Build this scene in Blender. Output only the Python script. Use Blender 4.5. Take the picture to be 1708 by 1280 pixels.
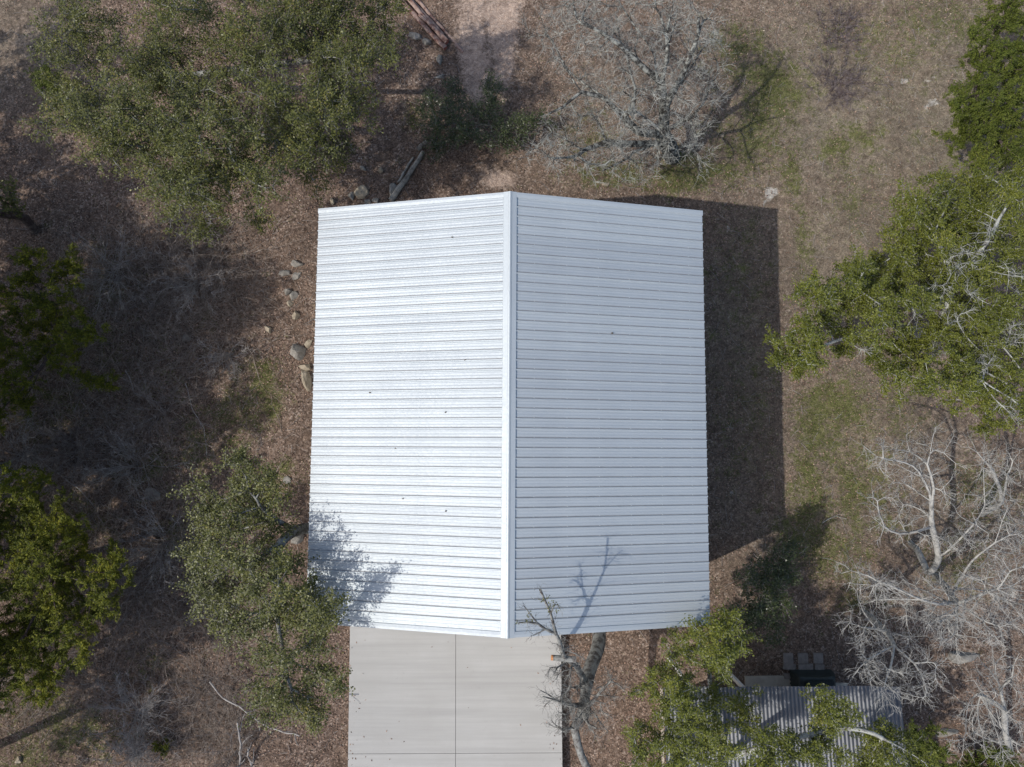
import bpy, bmesh, math, random
import numpy as np
from mathutils import Matrix, Vector

# ------------------------------------------------------------------ camera, sky, sun, exposure
for o in list(bpy.data.objects):
    bpy.data.objects.remove(o)
SC = bpy.context.scene
COL = SC.collection
F_PX, CW, CH = 1185.0, 854.0, 640.0          # focal length and image centre in photo pixels
CAM_H, TILT, ROLL = 29.54, 0.0909, -0.0052
SUN_A, SUN_B = 0.784, 0.350                  # ground shift of a shadow per metre of height
EXPOSURE = 0.12
cam_d = bpy.data.cameras.new('camera')
cam = bpy.data.objects.new('camera', cam_d); COL.objects.link(cam)
cam_d.sensor_width = 36.0
cam_d.lens = F_PX / 1708.0 * 36.0
cam_d.clip_end = 1500.0
cam.matrix_world = Matrix.Translation((0, 0, CAM_H)) @ Matrix.Rotation(TILT, 4, 'X') @ Matrix.Rotation(ROLL, 4, 'Z')
SC.camera = cam
SC.render.resolution_x, SC.render.resolution_y = 1024, 767
world = bpy.data.worlds.new('World'); SC.world = world; world.use_nodes = True
wn = world.node_tree
sky = wn.nodes.new('ShaderNodeTexSky'); sky.sky_type = 'NISHITA'; sky.sun_disc = False
ELEV = math.atan2(1.0, math.hypot(SUN_A, SUN_B))
sky.sun_elevation = ELEV
sky.sun_rotation = math.atan2(-SUN_A, -SUN_B)
sky.air_density = 1.0; sky.dust_density = 2.0; sky.ozone_density = 1.0
bgn = wn.nodes['Background']; bgn.inputs['Strength'].default_value = 0.15
wn.links.new(sky.outputs[0], bgn.inputs[0])
sd = bpy.data.lights.new('sun', 'SUN'); sd.energy = 3.0; sd.angle = math.radians(0.53); sd.color = (1.0, 0.955, 0.89)
sun = bpy.data.objects.new('sun', sd); COL.objects.link(sun)
sun.rotation_euler = Vector((SUN_A, SUN_B, -1.0)).to_track_quat('-Z', 'Y').to_euler()
SC.view_settings.view_transform = 'Standard'; SC.view_settings.look = 'None'
SC.view_settings.gamma = 1.0; SC.view_settings.use_curve_mapping = False
SC.view_settings.exposure = EXPOSURE

rng = np.random.default_rng(7)
random.seed(7)

# ------------------------------------------------------------------ helpers
def gp(px, py, z=0.0):
    """photo pixel -> world point at height z"""
    u0, v0 = px - CW, py - CH
    c, s = math.cos(ROLL), math.sin(ROLL)
    u, v = u0 * c + v0 * s, -u0 * s + v0 * c
    ct, st = math.cos(TILT), math.sin(TILT)
    d = Vector((u / F_PX, -v / F_PX * ct + st, -v / F_PX * st - ct))
    k = (z - CAM_H) / d.z
    return Vector((d.x * k, d.y * k, z))

def gz(x, y):
    """height of the ground"""
    x = np.asarray(x, float); y = np.asarray(y, float)
    h = 0.07 * np.sin(x * .55 + .4) * np.cos(y * .47) + 0.04 * np.sin(x * 1.3 + y * .9) + 0.02 * np.sin(x * 3.1 - y * 2.3)
    t = np.clip((-6.5 - x) / 3.0, 0, 1); t = t * t * (3 - 2 * t)
    h = h + 0.28 * t
    return h

def ggp(px, py):
    p = gp(px, py, 0)
    for _ in range(3):
        p = gp(px, py, float(gz(p.x, p.y)))
    return p

def mesh_np(name, V, Fs, attrs=None, smooth=False, cattr=None):
    """V (n,3); Fs list of int arrays (m,k)"""
    me = bpy.data.meshes.new(name)
    V = np.asarray(V, np.float32)
    Fs = [np.asarray(f, np.int32) for f in (Fs if isinstance(Fs, list) else [Fs]) if len(f)]
    nl = sum(f.size for f in Fs); nf = sum(len(f) for f in Fs)
    me.vertices.add(len(V)); me.vertices.foreach_set('co', V.ravel())
    me.loops.add(nl); me.loops.foreach_set('vertex_index', np.concatenate([f.ravel() for f in Fs]))
    me.polygons.add(nf)
    tot = np.concatenate([np.full(len(f), f.shape[1], np.int32) for f in Fs])
    st = np.concatenate([[0], np.cumsum(tot)[:-1]]).astype(np.int32)
    me.polygons.foreach_set('loop_start', st)
    try: me.polygons.foreach_set('loop_total', tot)
    except Exception: pass
    me.polygons.foreach_set('use_smooth', np.full(nf, smooth, bool))
    me.update(calc_edges=True)
    for k, a in (attrs or {}).items():
        at = me.attributes.new(k, 'FLOAT', 'POINT')
        at.data.foreach_set('value', np.asarray(a, np.float32))
    for k, a in (cattr or {}).items():
        at = me.attributes.new(k, 'FLOAT_COLOR', 'POINT')
        at.data.foreach_set('color', np.asarray(a, np.float32).ravel())
    return me

def ob(name, me, mat=None, parent=None, loc=None):
    o = bpy.data.objects.new(name, me); COL.objects.link(o)
    if mat is not None and me is not None and len(me.materials) == 0: me.materials.append(mat)
    if parent is not None: o.parent = parent
    if loc is not None: o.location = loc
    return o

def tag(o, label, cat, group=None):
    o['label'] = label; o['category'] = cat
    if group: o['group'] = group
    return o

def empty(name, loc=(0, 0, 0), rz=0.0):
    o = bpy.data.objects.new(name, None); COL.objects.link(o)
    o.location = loc; o.rotation_euler = (0, 0, rz); o.empty_display_size = .3
    return o

class MB:
    def __init__(s): s.v = []; s.f = []
    def box(s, x0, x1, y0, y1, z0, z1):
        n = len(s.v)
        s.v += [(x0,y0,z0),(x1,y0,z0),(x1,y1,z0),(x0,y1,z0),(x0,y0,z1),(x1,y0,z1),(x1,y1,z1),(x0,y1,z1)]
        s.f += [tuple(n + i for i in q) for q in ((0,3,2,1),(4,5,6,7),(0,1,5,4),(1,2,6,5),(2,3,7,6),(3,0,4,7))]
        return s
    def poly(s, pts):
        n = len(s.v); s.v += list(pts); s.f.append(tuple(range(n, n + len(pts)))); return s
    def strip(s, A, B):
        """quads between two equally long point lists"""
        n = len(s.v); k = len(A); s.v += list(A) + list(B)
        for i in range(k - 1): s.f.append((n+i, n+i+1, n+k+i+1, n+k+i))
        return s
    def mesh(s, name, smooth=False):
        me = bpy.data.meshes.new(name); me.from_pydata([tuple(v) for v in s.v], [], s.f); me.update()
        if smooth:
            for p in me.polygons: p.use_smooth = True
        return me

# ------------------------------------------------------------------ materials
def new_mat(name):
    m = bpy.data.materials.new(name); m.use_nodes = True
    nt = m.node_tree; b = nt.nodes['Principled BSDF']
    return m, nt, b
def N(nt, t, **kw):
    n = nt.nodes.new(t)
    for k, v in kw.items(): setattr(n, k, v)
    return n
def noise(nt, scale, detail=4, rough=.55, coord=None, dist=0.0):
    n = N(nt, 'ShaderNodeTexNoise'); n.inputs['Scale'].default_value = scale; n.inputs['Detail'].default_value = detail
    n.inputs['Roughness'].default_value = rough; n.inputs['Distortion'].default_value = dist
    if coord is not None: nt.links.new(coord, n.inputs['Vector'])
    return n
def ramp(nt, fac, stops, interp='LINEAR'):
    r = N(nt, 'ShaderNodeValToRGB'); e = r.color_ramp; e.interpolation = interp
    while len(e.elements) < len(stops): e.elements.new(.5)
    for el, (p, c) in zip(e.elements, stops):
        el.position = p; el.color = (c if len(c) == 4 else (*c, 1.0))
    nt.links.new(fac, r.inputs[0]); return r
def mix(nt, fac, a, b, mode='MIX'):
    m = N(nt, 'ShaderNodeMix', data_type='RGBA', blend_type=mode)
    if isinstance(fac, (int, float)): m.inputs[0].default_value = fac
    else: nt.links.new(fac, m.inputs[0])
    for s, v in ((m.inputs[6], a), (m.inputs[7], b)):
        if isinstance(v, tuple): s.default_value = (*v, 1.0) if len(v) == 3 else v
        else: nt.links.new(v, s)
    return m.outputs[2]
def mth(nt, op, a, b=0.0):
    m = N(nt, 'ShaderNodeMath', operation=op)
    for s, v in ((m.inputs[0], a), (m.inputs[1], b)):
        if isinstance(v, (int, float)): s.default_value = v
        else: nt.links.new(v, s)
    return m.outputs[0]
def bump(nt, b, h, strength=.4, dist=.02):
    n = N(nt, 'ShaderNodeBump'); n.inputs['Strength'].default_value = strength; n.inputs['Distance'].default_value = dist
    nt.links.new(h, n.inputs['Height']); nt.links.new(n.outputs[0], b.inputs['Normal'])
def objco(nt): return N(nt, 'ShaderNodeTexCoord').outputs['Object']
def geoco(nt): return N(nt, 'ShaderNodeNewGeometry').outputs['Position']
def attr(nt, name): return N(nt, 'ShaderNodeAttribute', attribute_name=name)

def leaf_mat(name, stops, rough=.42, trans=.25, spec=.5):
    m, nt, b = new_mat(name)
    a = attr(nt, 'rnd').outputs['Fac']
    r = ramp(nt, a, stops)
    b.inputs['Roughness'].default_value = rough
    b.inputs['Specular IOR Level'].default_value = spec
    nt.links.new(r.outputs[0], b.inputs['Base Color'])
    if trans > 0:
        t = N(nt, 'ShaderNodeBsdfTranslucent'); nt.links.new(r.outputs[0], t.inputs[0])
        ms = N(nt, 'ShaderNodeMixShader'); ms.inputs[0].default_value = trans
        nt.links.new(b.outputs[0], ms.inputs[1]); nt.links.new(t.outputs[0], ms.inputs[2])
        nt.links.new(ms.outputs[0], nt.nodes['Material Output'].inputs[0])
    return m
def bark_mat(name, dark, mid, pale, amt=.5, scale=5.0):
    m, nt, b = new_mat(name)
    co = geoco(nt)
    n1 = noise(nt, scale, 5, .65, co); n2 = noise(nt, scale * 6, 3, .6, co)
    base = ramp(nt, n2.outputs[0], [(.3, dark), (.65, mid)])
    f = ramp(nt, n1.outputs[0], [(max(0, .62 - amt * .5), (0, 0, 0)), (min(1, .74 - amt * .4), (1, 1, 1))])
    c = mix(nt, f.outputs[0], base.outputs[0], pale)
    nt.links.new(c, b.inputs['Base Color']); b.inputs['Roughness'].default_value = .9; b.inputs['Specular IOR Level'].default_value = .15
    bump(nt, b, n2.outputs[0], .6, .02)
    return m

M = {}
M['oak_leaf'] = leaf_mat('oak_leaf', [(0, (.042,.05,.014)), (.45, (.095,.104,.026)), (.8, (.165,.17,.042)), (.93, (.26,.22,.06)), (1, (.29,.19,.06))], spec=.35)
M['oak_leaf_bright'] = leaf_mat('oak_leaf_bright', [(0, (.052,.064,.012)), (.4, (.11,.126,.02)), (.8, (.19,.205,.036)), (.95, (.29,.275,.06)), (1, (.32,.22,.07))], spec=.3)
M['shrub_leaf'] = leaf_mat('shrub_leaf', [(0, (.025,.036,.012)), (.5, (.05,.068,.022)), (.9, (.09,.108,.036)), (1, (.14,.145,.06))], rough=.3)
M['juniper_leaf'] = leaf_mat('juniper_leaf', [(0, (.028,.04,.007)), (.4, (.075,.092,.01)), (.75, (.17,.178,.014)), (1, (.32,.29,.022))], rough=.6, spec=.2)
M['juniper_green'] = leaf_mat('juniper_green', [(0, (.032,.046,.009)), (.4, (.08,.104,.017)), (.8, (.155,.18,.032)), (1, (.25,.25,.055))], rough=.6, spec=.2)
M['litter'] = leaf_mat('litter', [(0, (.066,.04,.028)), (.35, (.175,.108,.076)), (.65, (.31,.2,.145)), (.88, (.44,.315,.235)), (1, (.6,.51,.42))], rough=.75, trans=.0, spec=.25)
M['grass'] = leaf_mat('grass', [(0, (.055,.075,.02)), (.5, (.115,.145,.036)), (.85, (.185,.21,.06)), (1, (.28,.26,.12))], rough=.6, trans=.2, spec=.2)
M['dry_grass'] = leaf_mat('dry_grass', [(0, (.1,.085,.06)), (.5, (.2,.17,.12)), (1, (.36,.31,.22))], rough=.8, trans=.1, spec=.1)
M['bark_oak'] = bark_mat('bark_oak', (.035,.03,.027), (.12,.105,.095), (.3,.3,.27), .4)
M['bark_lichen'] = bark_mat('bark_lichen', (.05,.046,.041), (.15,.14,.127), (.38,.385,.35), .5, 5.0)
M['bark_gnarl'] = bark_mat('bark_gnarl', (.022,.02,.018), (.075,.07,.063), (.33,.335,.3), .32, 5.0)
M['bark_white'] = bark_mat('bark_white', (.075,.07,.063), (.2,.19,.175), (.4,.39,.36), .6, 5.0)
M['bark_dead'] = bark_mat('bark_dead', (.045,.04,.036), (.14,.125,.115), (.27,.27,.25), .45)
M['bark_dark'] = bark_mat('bark_dark', (.03,.022,.02), (.08,.06,.055), (.12,.1,.09), .3)
M['twig_grey'] = bark_mat('twig_grey', (.12,.105,.1), (.24,.215,.205), (.34,.32,.3), .5)
M['twig_brown'] = bark_mat('twig_brown', (.08,.065,.058), (.17,.14,.13), (.27,.24,.22), .4)
M['twig_warm'] = bark_mat('twig_warm', (.1,.078,.064), (.2,.162,.136), (.3,.26,.225), .4)
M['twig_purple'] = bark_mat('twig_purple', (.06,.045,.045), (.13,.1,.1), (.2,.17,.17), .4)

def roof_metal():
    m, nt, b = new_mat('roof_metal')
    co = objco(nt)
    n1 = noise(nt, .6, 4, .6, co); n2 = noise(nt, 14, 4, .6, co)
    mp = N(nt, 'ShaderNodeMapping'); mp.inputs['Scale'].default_value = (.5, 9, 1); nt.links.new(co, mp.inputs[0])
    n3 = noise(nt, 1.5, 4, .6, mp.outputs[0])
    c1 = ramp(nt, n1.outputs[0], [(.3, (.548,.582,.6)), (.7, (.598,.632,.645))])
    c2 = mix(nt, mth(nt, 'MULTIPLY', n3.outputs[0], .12), c1.outputs[0], (.37,.41,.425))
    oi = N(nt, 'ShaderNodeObjectInfo')
    kr = ramp(nt, oi.outputs['Random'], [(0, (.93,.935,.945)), (1, (1.05,1.05,1.04))])
    c2 = mix(nt, 1.0, c2, kr.outputs[0], 'MULTIPLY')
    nt.links.new(c2, b.inputs['Base Color'])
    b.inputs['Metallic'].default_value = .86
    r = ramp(nt, n2.outputs[0], [(.3, (.68,.68,.68)), (.7, (.77,.77,.77))]); nt.links.new(r.outputs[0], b.inputs['Roughness'])
    bump(nt, b, n2.outputs[0], .03, .01)
    return m
M['roof'] = roof_metal()
def plain(name, c, rough=.6, metal=0.0, var=.15, scale=4.0):
    m, nt, b = new_mat(name)
    n1 = noise(nt, scale, 5, .6, geoco(nt))
    lo = tuple(x * (1 - var) for x in c); hi = tuple(min(1, x * (1 + var)) for x in c)
    r = ramp(nt, n1.outputs[0], [(.3, lo), (.7, hi)])
    nt.links.new(r.outputs[0], b.inputs['Base Color'])
    b.inputs['Roughness'].default_value = rough; b.inputs['Metallic'].default_value = metal
    return m
M['roof_line'] = plain('roof_line', (.26,.265,.27), .6, .2)
M['wall'] = plain('wall', (.62,.63,.62), .5, .1, .04)
M['door'] = plain('door', (.72,.72,.7), .45, 0, .04)
M['trim'] = plain('trim', (.7,.72,.73), .45, .4, .05)
M['paint_white'] = plain('paint_white', (.68,.67,.63), .6, 0, .12, 8)
M['wood'] = plain('wood', (.42,.36,.29), .8, 0, .3, 6)
M['shed_wall'] = plain('shed_wall', (.4,.37,.32), .8, 0, .2, 3)
M['cover'] = plain('cover', (.018,.026,.026), .55, 0, .3, 6)
M['debris'] = plain('debris', (.1,.085,.07), .8, 0, .3, 6)
M['cut_wood'] = plain('cut_wood', (.55,.24,.09), .8, 0, .25, 20)
M['paver'] = plain('paver', (.24,.21,.185), .9, 0, .25, 7)
M['patio'] = plain('patio', (.42,.38,.32), .9, 0, .2, 3)
M['hose'] = plain('hose', (.25,.26,.2), .5, 0, .1)

def galv():
    m, nt, b = new_mat('old_galvanised')
    co = geoco(nt)
    n1 = noise(nt, 1.1, 5, .65, co); n2 = noise(nt, 9, 4, .6, co)
    mp = N(nt, 'ShaderNodeMapping'); mp.inputs['Scale'].default_value = (7, .5, 1); nt.links.new(co, mp.inputs[0])
    n3 = noise(nt, 1.3, 4, .6, mp.outputs[0])
    c = ramp(nt, n1.outputs[0], [(.3, (.11,.115,.125)), (.7, (.2,.205,.215))])
    c2 = mix(nt, mth(nt, 'MULTIPLY', n3.outputs[0], .5), c.outputs[0], (.085,.088,.095))
    rust = ramp(nt, n2.outputs[0], [(.66, (0,0,0)), (.78, (.5,.5,.5))])
    c3 = mix(nt, rust.outputs[0], c2, (.2,.15,.12))
    nt.links.new(c3, b.inputs['Base Color']); b.inputs['Metallic'].default_value = .45; b.inputs['Roughness'].default_value = .55
    return m
M['galv'] = galv()

def concrete():
    m, nt, b = new_mat('concrete')
    co = geoco(nt)
    mp = N(nt, 'ShaderNodeMapping'); mp.inputs['Scale'].default_value = (.12, 3.2, 1); nt.links.new(co, mp.inputs[0])
    st = noise(nt, 1.0, 6, .65, mp.outputs[0])
    n1 = noise(nt, .5, 5, .6, co); n2 = noise(nt, 40, 3, .6, co); n3 = noise(nt, 2.3, 5, .7, co)
    c = ramp(nt, st.outputs[0], [(.3, (.345,.34,.325)), (.6, (.445,.438,.418))])
    c2 = mix(nt, ramp(nt, n1.outputs[0], [(.35, (.5,.5,.5)), (.65, (0,0,0))]).outputs[0], c.outputs[0], (.36,.35,.325))
    c3 = mix(nt, ramp(nt, n3.outputs[0], [(.62, (0,0,0)), (.8, (.45,.45,.45))]).outputs[0], c2, (.27,.26,.24))
    c4 = mix(nt, mth(nt, 'MULTIPLY', n2.outputs[0], .25), c3, (.3,.29,.27))
    nt.links.new(c4, b.inputs['Base Color']); b.inputs['Roughness'].default_value = .85; b.inputs['Specular IOR Level'].default_value = .3
    bump(nt, b, n2.outputs[0], .25, .004)
    return m
M['concrete'] = concrete()

def rock_mat(name, c0, c1, c2):
    m, nt, b = new_mat(name)
    co = geoco(nt)
    n1 = noise(nt, 3.0, 5, .6, co); n2 = noise(nt, 14, 5, .65, co)
    c = ramp(nt, n1.outputs[0], [(.3, c0), (.65, c1)])
    k = mix(nt, ramp(nt, n2.outputs[0], [(.55, (0,0,0)), (.72, (.8,.8,.8))]).outputs[0], c.outputs[0], c2)
    nt.links.new(k, b.inputs['Base Color']); b.inputs['Roughness'].default_value = .92; b.inputs['Specular IOR Level'].default_value = .2
    bump(nt, b, n2.outputs[0], .5, .03)
    return m
M['rock_tan'] = rock_mat('rock_tan', (.26,.215,.155), (.4,.345,.26), (.16,.14,.11))
M['rock_grey'] = rock_mat('rock_grey', (.17,.155,.132), (.32,.298,.262), (.1,.09,.078))
M['cedar_log'] = bark_mat('cedar_log', (.09,.045,.035), (.2,.11,.09), (.34,.25,.21), .45, 4)
M['grey_log'] = bark_mat('grey_log', (.09,.08,.07), (.2,.18,.155), (.32,.3,.26), .5, 5)
M['log_end'] = plain('log_end', (.3,.1,.07), .85, 0, .3, 20)

def ground_mat():
    m, nt, b = new_mat('ground')
    co = geoco(nt)
    big = noise(nt, .25, 4, .6, co); mid = noise(nt, 1.4, 5, .65, co); fine = noise(nt, 9, 5, .7, co); grain = noise(nt, 34, 3, .7, co)
    vor = N(nt, 'ShaderNodeTexVoronoi'); vor.inputs['Scale'].default_value = 17; nt.links.new(co, vor.inputs['Vector'])
    sep = N(nt, 'ShaderNodeSeparateColor'); nt.links.new(vor.outputs['Color'], sep.inputs[0])
    cell = sep.outputs[0]
    litter = ramp(nt, cell, [(0, (.076,.054,.042)), (.4, (.17,.121,.095)), (.75, (.275,.2,.158)), (.95, (.4,.312,.255)), (1, (.5,.42,.36))])
    soil = ramp(nt, fine.outputs[0], [(.3, (.095,.066,.048)), (.7, (.215,.155,.115))])
    c = mix(nt, ramp(nt, mid.outputs[0], [(.35, (.25,.25,.25)), (.6, (.85,.85,.85))]).outputs[0], soil.outputs[0], litter.outputs[0])
    # open field: dry grey-tan thatch
    dry = ramp(nt, grain.outputs[0], [(.3, (.15,.13,.096)), (.55, (.275,.243,.185)), (.75, (.41,.368,.29))])
    fa = attr(nt, 'field').outputs['Fac']
    c = mix(nt, mth(nt, 'MULTIPLY', fa, ramp(nt, mid.outputs[0], [(.3, (.45,.45,.45)), (.7, (1,1,1))]).outputs[0]), c, dry.outputs[0])
    # grass
    gr = ramp(nt, grain.outputs[0], [(.3, (.075,.08,.028)), (.6, (.145,.155,.05)), (.8, (.23,.225,.09))])
    ga = attr(nt, 'grass').outputs['Fac']
    ga = mth(nt, 'ADD', ga, mth(nt, 'MULTIPLY', fa, .12))
    gm = mth(nt, 'ADD', ga, mth(nt, 'ADD', mth(nt, 'MULTIPLY', mth(nt, 'SUBTRACT', fine.outputs[0], .5), 1.5), mth(nt, 'MULTIPLY', mth(nt, 'SUBTRACT', mid.outputs[0], .5), 1.5)))
    gm = mth(nt, 'MULTIPLY', ramp(nt, gm, [(.24, (0,0,0)), (.55, (1,1,1))]).outputs[0], .85)
    c = mix(nt, gm, c, gr.outputs[0])
    # bare pinkish dirt
    di = ramp(nt, fine.outputs[0], [(.3, (.33,.24,.185)), (.55, (.47,.36,.29)), (.75, (.55,.45,.38))])
    da = attr(nt, 'dirt').outputs['Fac']
    dm = mth(nt, 'ADD', da, mth(nt, 'MULTIPLY', mth(nt, 'SUBTRACT', fine.outputs[0], .5), .9))
    dm = ramp(nt, dm, [(.3, (0,0,0)), (.6, (1,1,1))]).outputs[0]
    c = mix(nt, dm, c, di.outputs[0])
    # limestone showing through
    la = attr(nt, 'stone').outputs['Fac']
    lm = mth(nt, 'ADD', la, mth(nt, 'MULTIPLY', mth(nt, 'SUBTRACT', mid.outputs[0], .5), 1.6))
    lm = ramp(nt, lm, [(.42, (0,0,0)), (.55, (1,1,1))]).outputs[0]
    c = mix(nt, lm, c, mix(nt, fine.outputs[0], (.3,.28,.25), (.56,.53,.48)))
    c = mix(nt, ramp(nt, big.outputs[0], [(.3, (.32,.32,.32)), (.65, (0,0,0))]).outputs[0], c, mix(nt, .5, c, (.05,.04,.034)))
    mo = noise(nt, 3.2, 7, .78, co, .4); mo2 = noise(nt, 22, 4, .75, co)
    k1 = ramp(nt, mo.outputs[0], [(.32, (.5,.48,.46)), (.5, (.95,.95,.95)), (.68, (1.4,1.38,1.32))])
    k2 = ramp(nt, mo2.outputs[0], [(.3, (.55,.55,.55)), (.55, (1,1,1)), (.75, (1.5,1.47,1.42))])
    c = mix(nt, 1.0, mix(nt, 1.0, c, k1.outputs[0], 'MULTIPLY'), k2.outputs[0], 'MULTIPLY')
    nt.links.new(c, b.inputs['Base Color']); b.inputs['Roughness'].default_value = .95; b.inputs['Specular IOR Level'].default_value = .12
    h = mth(nt, 'ADD', mth(nt, 'MULTIPLY', fine.outputs[0], .7), mth(nt, 'MULTIPLY', cell, .3))
    bump(nt, b, h, .7, .05)
    return m
M['ground'] = ground_mat()

# ------------------------------------------------------------------ ground sheet
def axis(lo, hi, step, far):
    a = list(np.arange(lo, hi + 1e-6, step)); d = step
    p = hi
    while p < far: d *= 1.5; p += d; a.append(p)
    p = lo; d = step; b = []
    while p > -far: d *= 1.5; p -= d; b.append(p)
    return np.array(b[::-1] + a)
# soft masks: (px, py, rx, ry, strength)
GRASS = [(1030,290,70,22,.55),(1130,300,60,22,.6),(1190,285,50,25,.55),(1250,240,60,45,.45),(1290,150,45,55,.6),(1230,90,45,45,.45),(1270,200,35,30,.5),
  (1395,250,25,30,.5),(1320,290,14,50,.45),(1440,230,30,22,.4),(1130,265,25,18,.5),(980,225,50,45,.3),(1560,30,80,40,.35),(1480,70,120,60,.25),
  (1390,680,50,40,.6),(1360,720,30,50,.5),(1430,820,50,40,.5),(1345,780,20,60,.5),(1350,850,40,60,.45),(1410,760,60,50,.35),(1470,690,60,40,.3),(1350,900,50,40,.5),(1400,930,50,40,.45),(1600,940,60,40,.3),(1640,830,50,50,.35),
  (445,640,26,34,.65),(460,680,14,30,.6),(395,690,40,40,.5),(400,660,26,30,.35),(390,740,26,40,.4),(460,800,40,24,.4),(480,780,10,14,.6),
  (120,1220,80,40,.5),(60,1250,60,40,.4),(250,1100,40,30,.3),(250,520,40,30,.25),(1450,870,60,30,.3),(1430,1000,40,40,.35),
  (420,245,18,22,.5),(690,190,18,25,.4),(200,600,160,120,.2),(90,680,60,50,.4),(250,780,50,40,.35),(180,480,60,50,.35),(330,740,40,50,.35),(120,870,60,40,.35),(300,900,40,50,.3),(1340,430,16,120,.3),(1420,330,60,60,.2),(1550,330,60,60,.2),(1230,450,60,120,.22),(1250,700,60,140,.2)]
DIRT = [(787,65,22,46,1.0),(795,115,20,50,.95),(838,30,22,66,1.1),(840,95,15,50,1.0),(815,5,50,34,.8),(832,300,28,14,.8),(812,285,40,16,.4),(790,160,18,30,.45),
  (870,0,14,16,.5),(1312,470,4,150,.22),(1336,260,4,90,.2),(1373,230,3,60,.25),(1345,480,4,120,.3),(1300,430,3,90,.28),(1372,330,4,80,.3),(1405,420,5,60,.25),(1360,600,4,60,.2),(700,165,30,30,.3),(60,60,60,60,.35),(1010,1200,24,40,.25),(1555,960,26,18,.3),(500,1040,30,50,.12),(200,1160,60,26,.25)]
STONE = [(1508,135,8,6,.7),(1545,132,14,6,.6),(1560,170,12,8,.75),(1540,178,16,10,.5),(1590,100,10,8,.6),(1288,325,12,14,.6),(1275,340,8,8,.6),(1540,300,12,6,.5),
  (1212,380,8,20,.5),(700,100,10,20,.3),(1215,820,10,12,.4),(1450,860,8,6,.3),(1480,135,6,4,.6)]
FIELD = [(1400,180,190,190,.9),(1580,200,160,220,.9),(1260,120,130,160,.55),(1420,420,120,160,.8),(1450,720,150,120,.7),(1380,850,90,90,.6),(1600,850,150,130,.5),(1040,180,150,130,.35),(40,60,90,90,.6),(1250,600,70,330,.5)]
def mask_at(X, Y, blobs):
    out = np.zeros_like(X)
    for px, py, rx, ry, s in blobs:
        c = gp(px, py, 0); rxm, rym = rx / 40.0, ry / 40.0
        d = ((X - c.x) / rxm) ** 2 + ((Y - c.y) / rym) ** 2
        out = np.maximum(out, s * np.exp(-d * .55))
    return out
xs = axis(-25.0, 25.0, .2, 600); ys = axis(-19.0, 24.0, .2, 600)
GX, GY = np.meshgrid(xs, ys)
GZ = gz(GX, GY) + .012 * np.sin(GX * 9 + 1.7 * np.sin(GY * 4)) * np.cos(GY * 8)
nx, ny = len(xs), len(ys)
idx = np.arange(nx * ny).reshape(ny, nx)
quads = np.stack([idx[:-1, :-1], idx[:-1, 1:], idx[1:, 1:], idx[1:, :-1]], -1).reshape(-1, 4)
gm = mesh_np('ground', np.stack([GX, GY, GZ], -1).reshape(-1, 3), quads,
    {'grass': mask_at(GX, GY, GRASS).ravel(), 'dirt': mask_at(GX, GY, DIRT).ravel(), 'stone': mask_at(GX, GY, STONE).ravel(), 'field': mask_at(GX, GY, FIELD).ravel()}, smooth=True)
ground = ob('ground', gm, M['ground']); ground['kind'] = 'structure'

# ------------------------------------------------------------------ metal building
HE, RISE, WD, LN, YAW = 6.30, 1.672, 12.874, 13.5, -0.0109
BC = Vector((-0.0965, 1.2019, 0))
HW, HL = WD / 2, LN / 2
bld = empty('metal_building', (BC.x, BC.y, 0), YAW)
tag(bld, 'large metal building with pale silver ribbed gable roof beside concrete driveway', 'building')
def rz_(x): return HE + RISE * (1 - abs(x) / HW)
RAKE = .13
NP, NR = 11, 4
PW = (LN - 2 * RAKE) / NP; PITCH = PW / NR
def panel_mesh(s):
    prof = []
    for k in range(NR):
        y0 = k * PITCH
        for f0 in (.36, .68):
            yc = y0 + f0 * PITCH
            prof += [(yc - .03, 0), (yc - .014, .005), (yc + .014, .005), (yc + .03, 0)]
    prof = [(0, 0)] + prof + [(PW, 0)]
    mb = MB()
    A = [(s * .03, y, rz_(.03) + z) for y, z in prof]; B = [(s * HW, y, HE + z) for y, z in prof]
    mb.strip(A, B) if s < 0 else mb.strip(B, A)
    A2 = [(s * HW, 0, HE), (s * HW, PW, HE)]; B2 = [(s * HW, 0, HE - .02), (s * HW, PW, HE - .02)]
    mb.strip(A2, B2) if s < 0 else mb.strip(B2, A2)
    return mb.mesh('roof_panel')
def rib_mesh(s):
    prof = [(-.036, .001), (-.018, .036), (.012, .036), (.022, .001)]
    mb = MB()
    A = [(s * .17, y, rz_(.17) + z) for y, z in prof]; B = [(s * (HW + .012), y, rz_(HW + .012) + z) for y, z in prof]
    mb.strip(A, B) if s < 0 else mb.strip(B, A)
    mb.poly(B)
    return mb.mesh('rib')
def lap_shade_mesh(s):
    mb = MB()     # dark strip on each rib's shadow side, painting in lap shade and dirt
    for ys_ in ((.0225, .05),):
        A = [(s * .17, y, rz_(.17) + .003) for y in ys_]; B = [(s * HW, y, HE + .003) for y in ys_]
        mb.strip(A, B) if s < 0 else mb.strip(B, A)
    return mb.mesh('lap_shade')
for s in (-1, 1):
    pm, rm, lm_ = panel_mesh(s), rib_mesh(s), lap_shade_mesh(s)
    for m_ in (pm, rm): m_.materials.append(M['roof'])
    lm_.materials.append(M['roof_line'])
    for i in range(NP):
        p = ob('roof_panel', pm, None, bld, (0, -HL + RAKE + i * PW, 0))
        for k in range(NR):
            if i == 0 and k == 0: continue
            ob('rib', rm, None, p, (0, k * PITCH, 0)); ob('lap_shade', lm_, None, p, (0, k * PITCH, 0))
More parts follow.
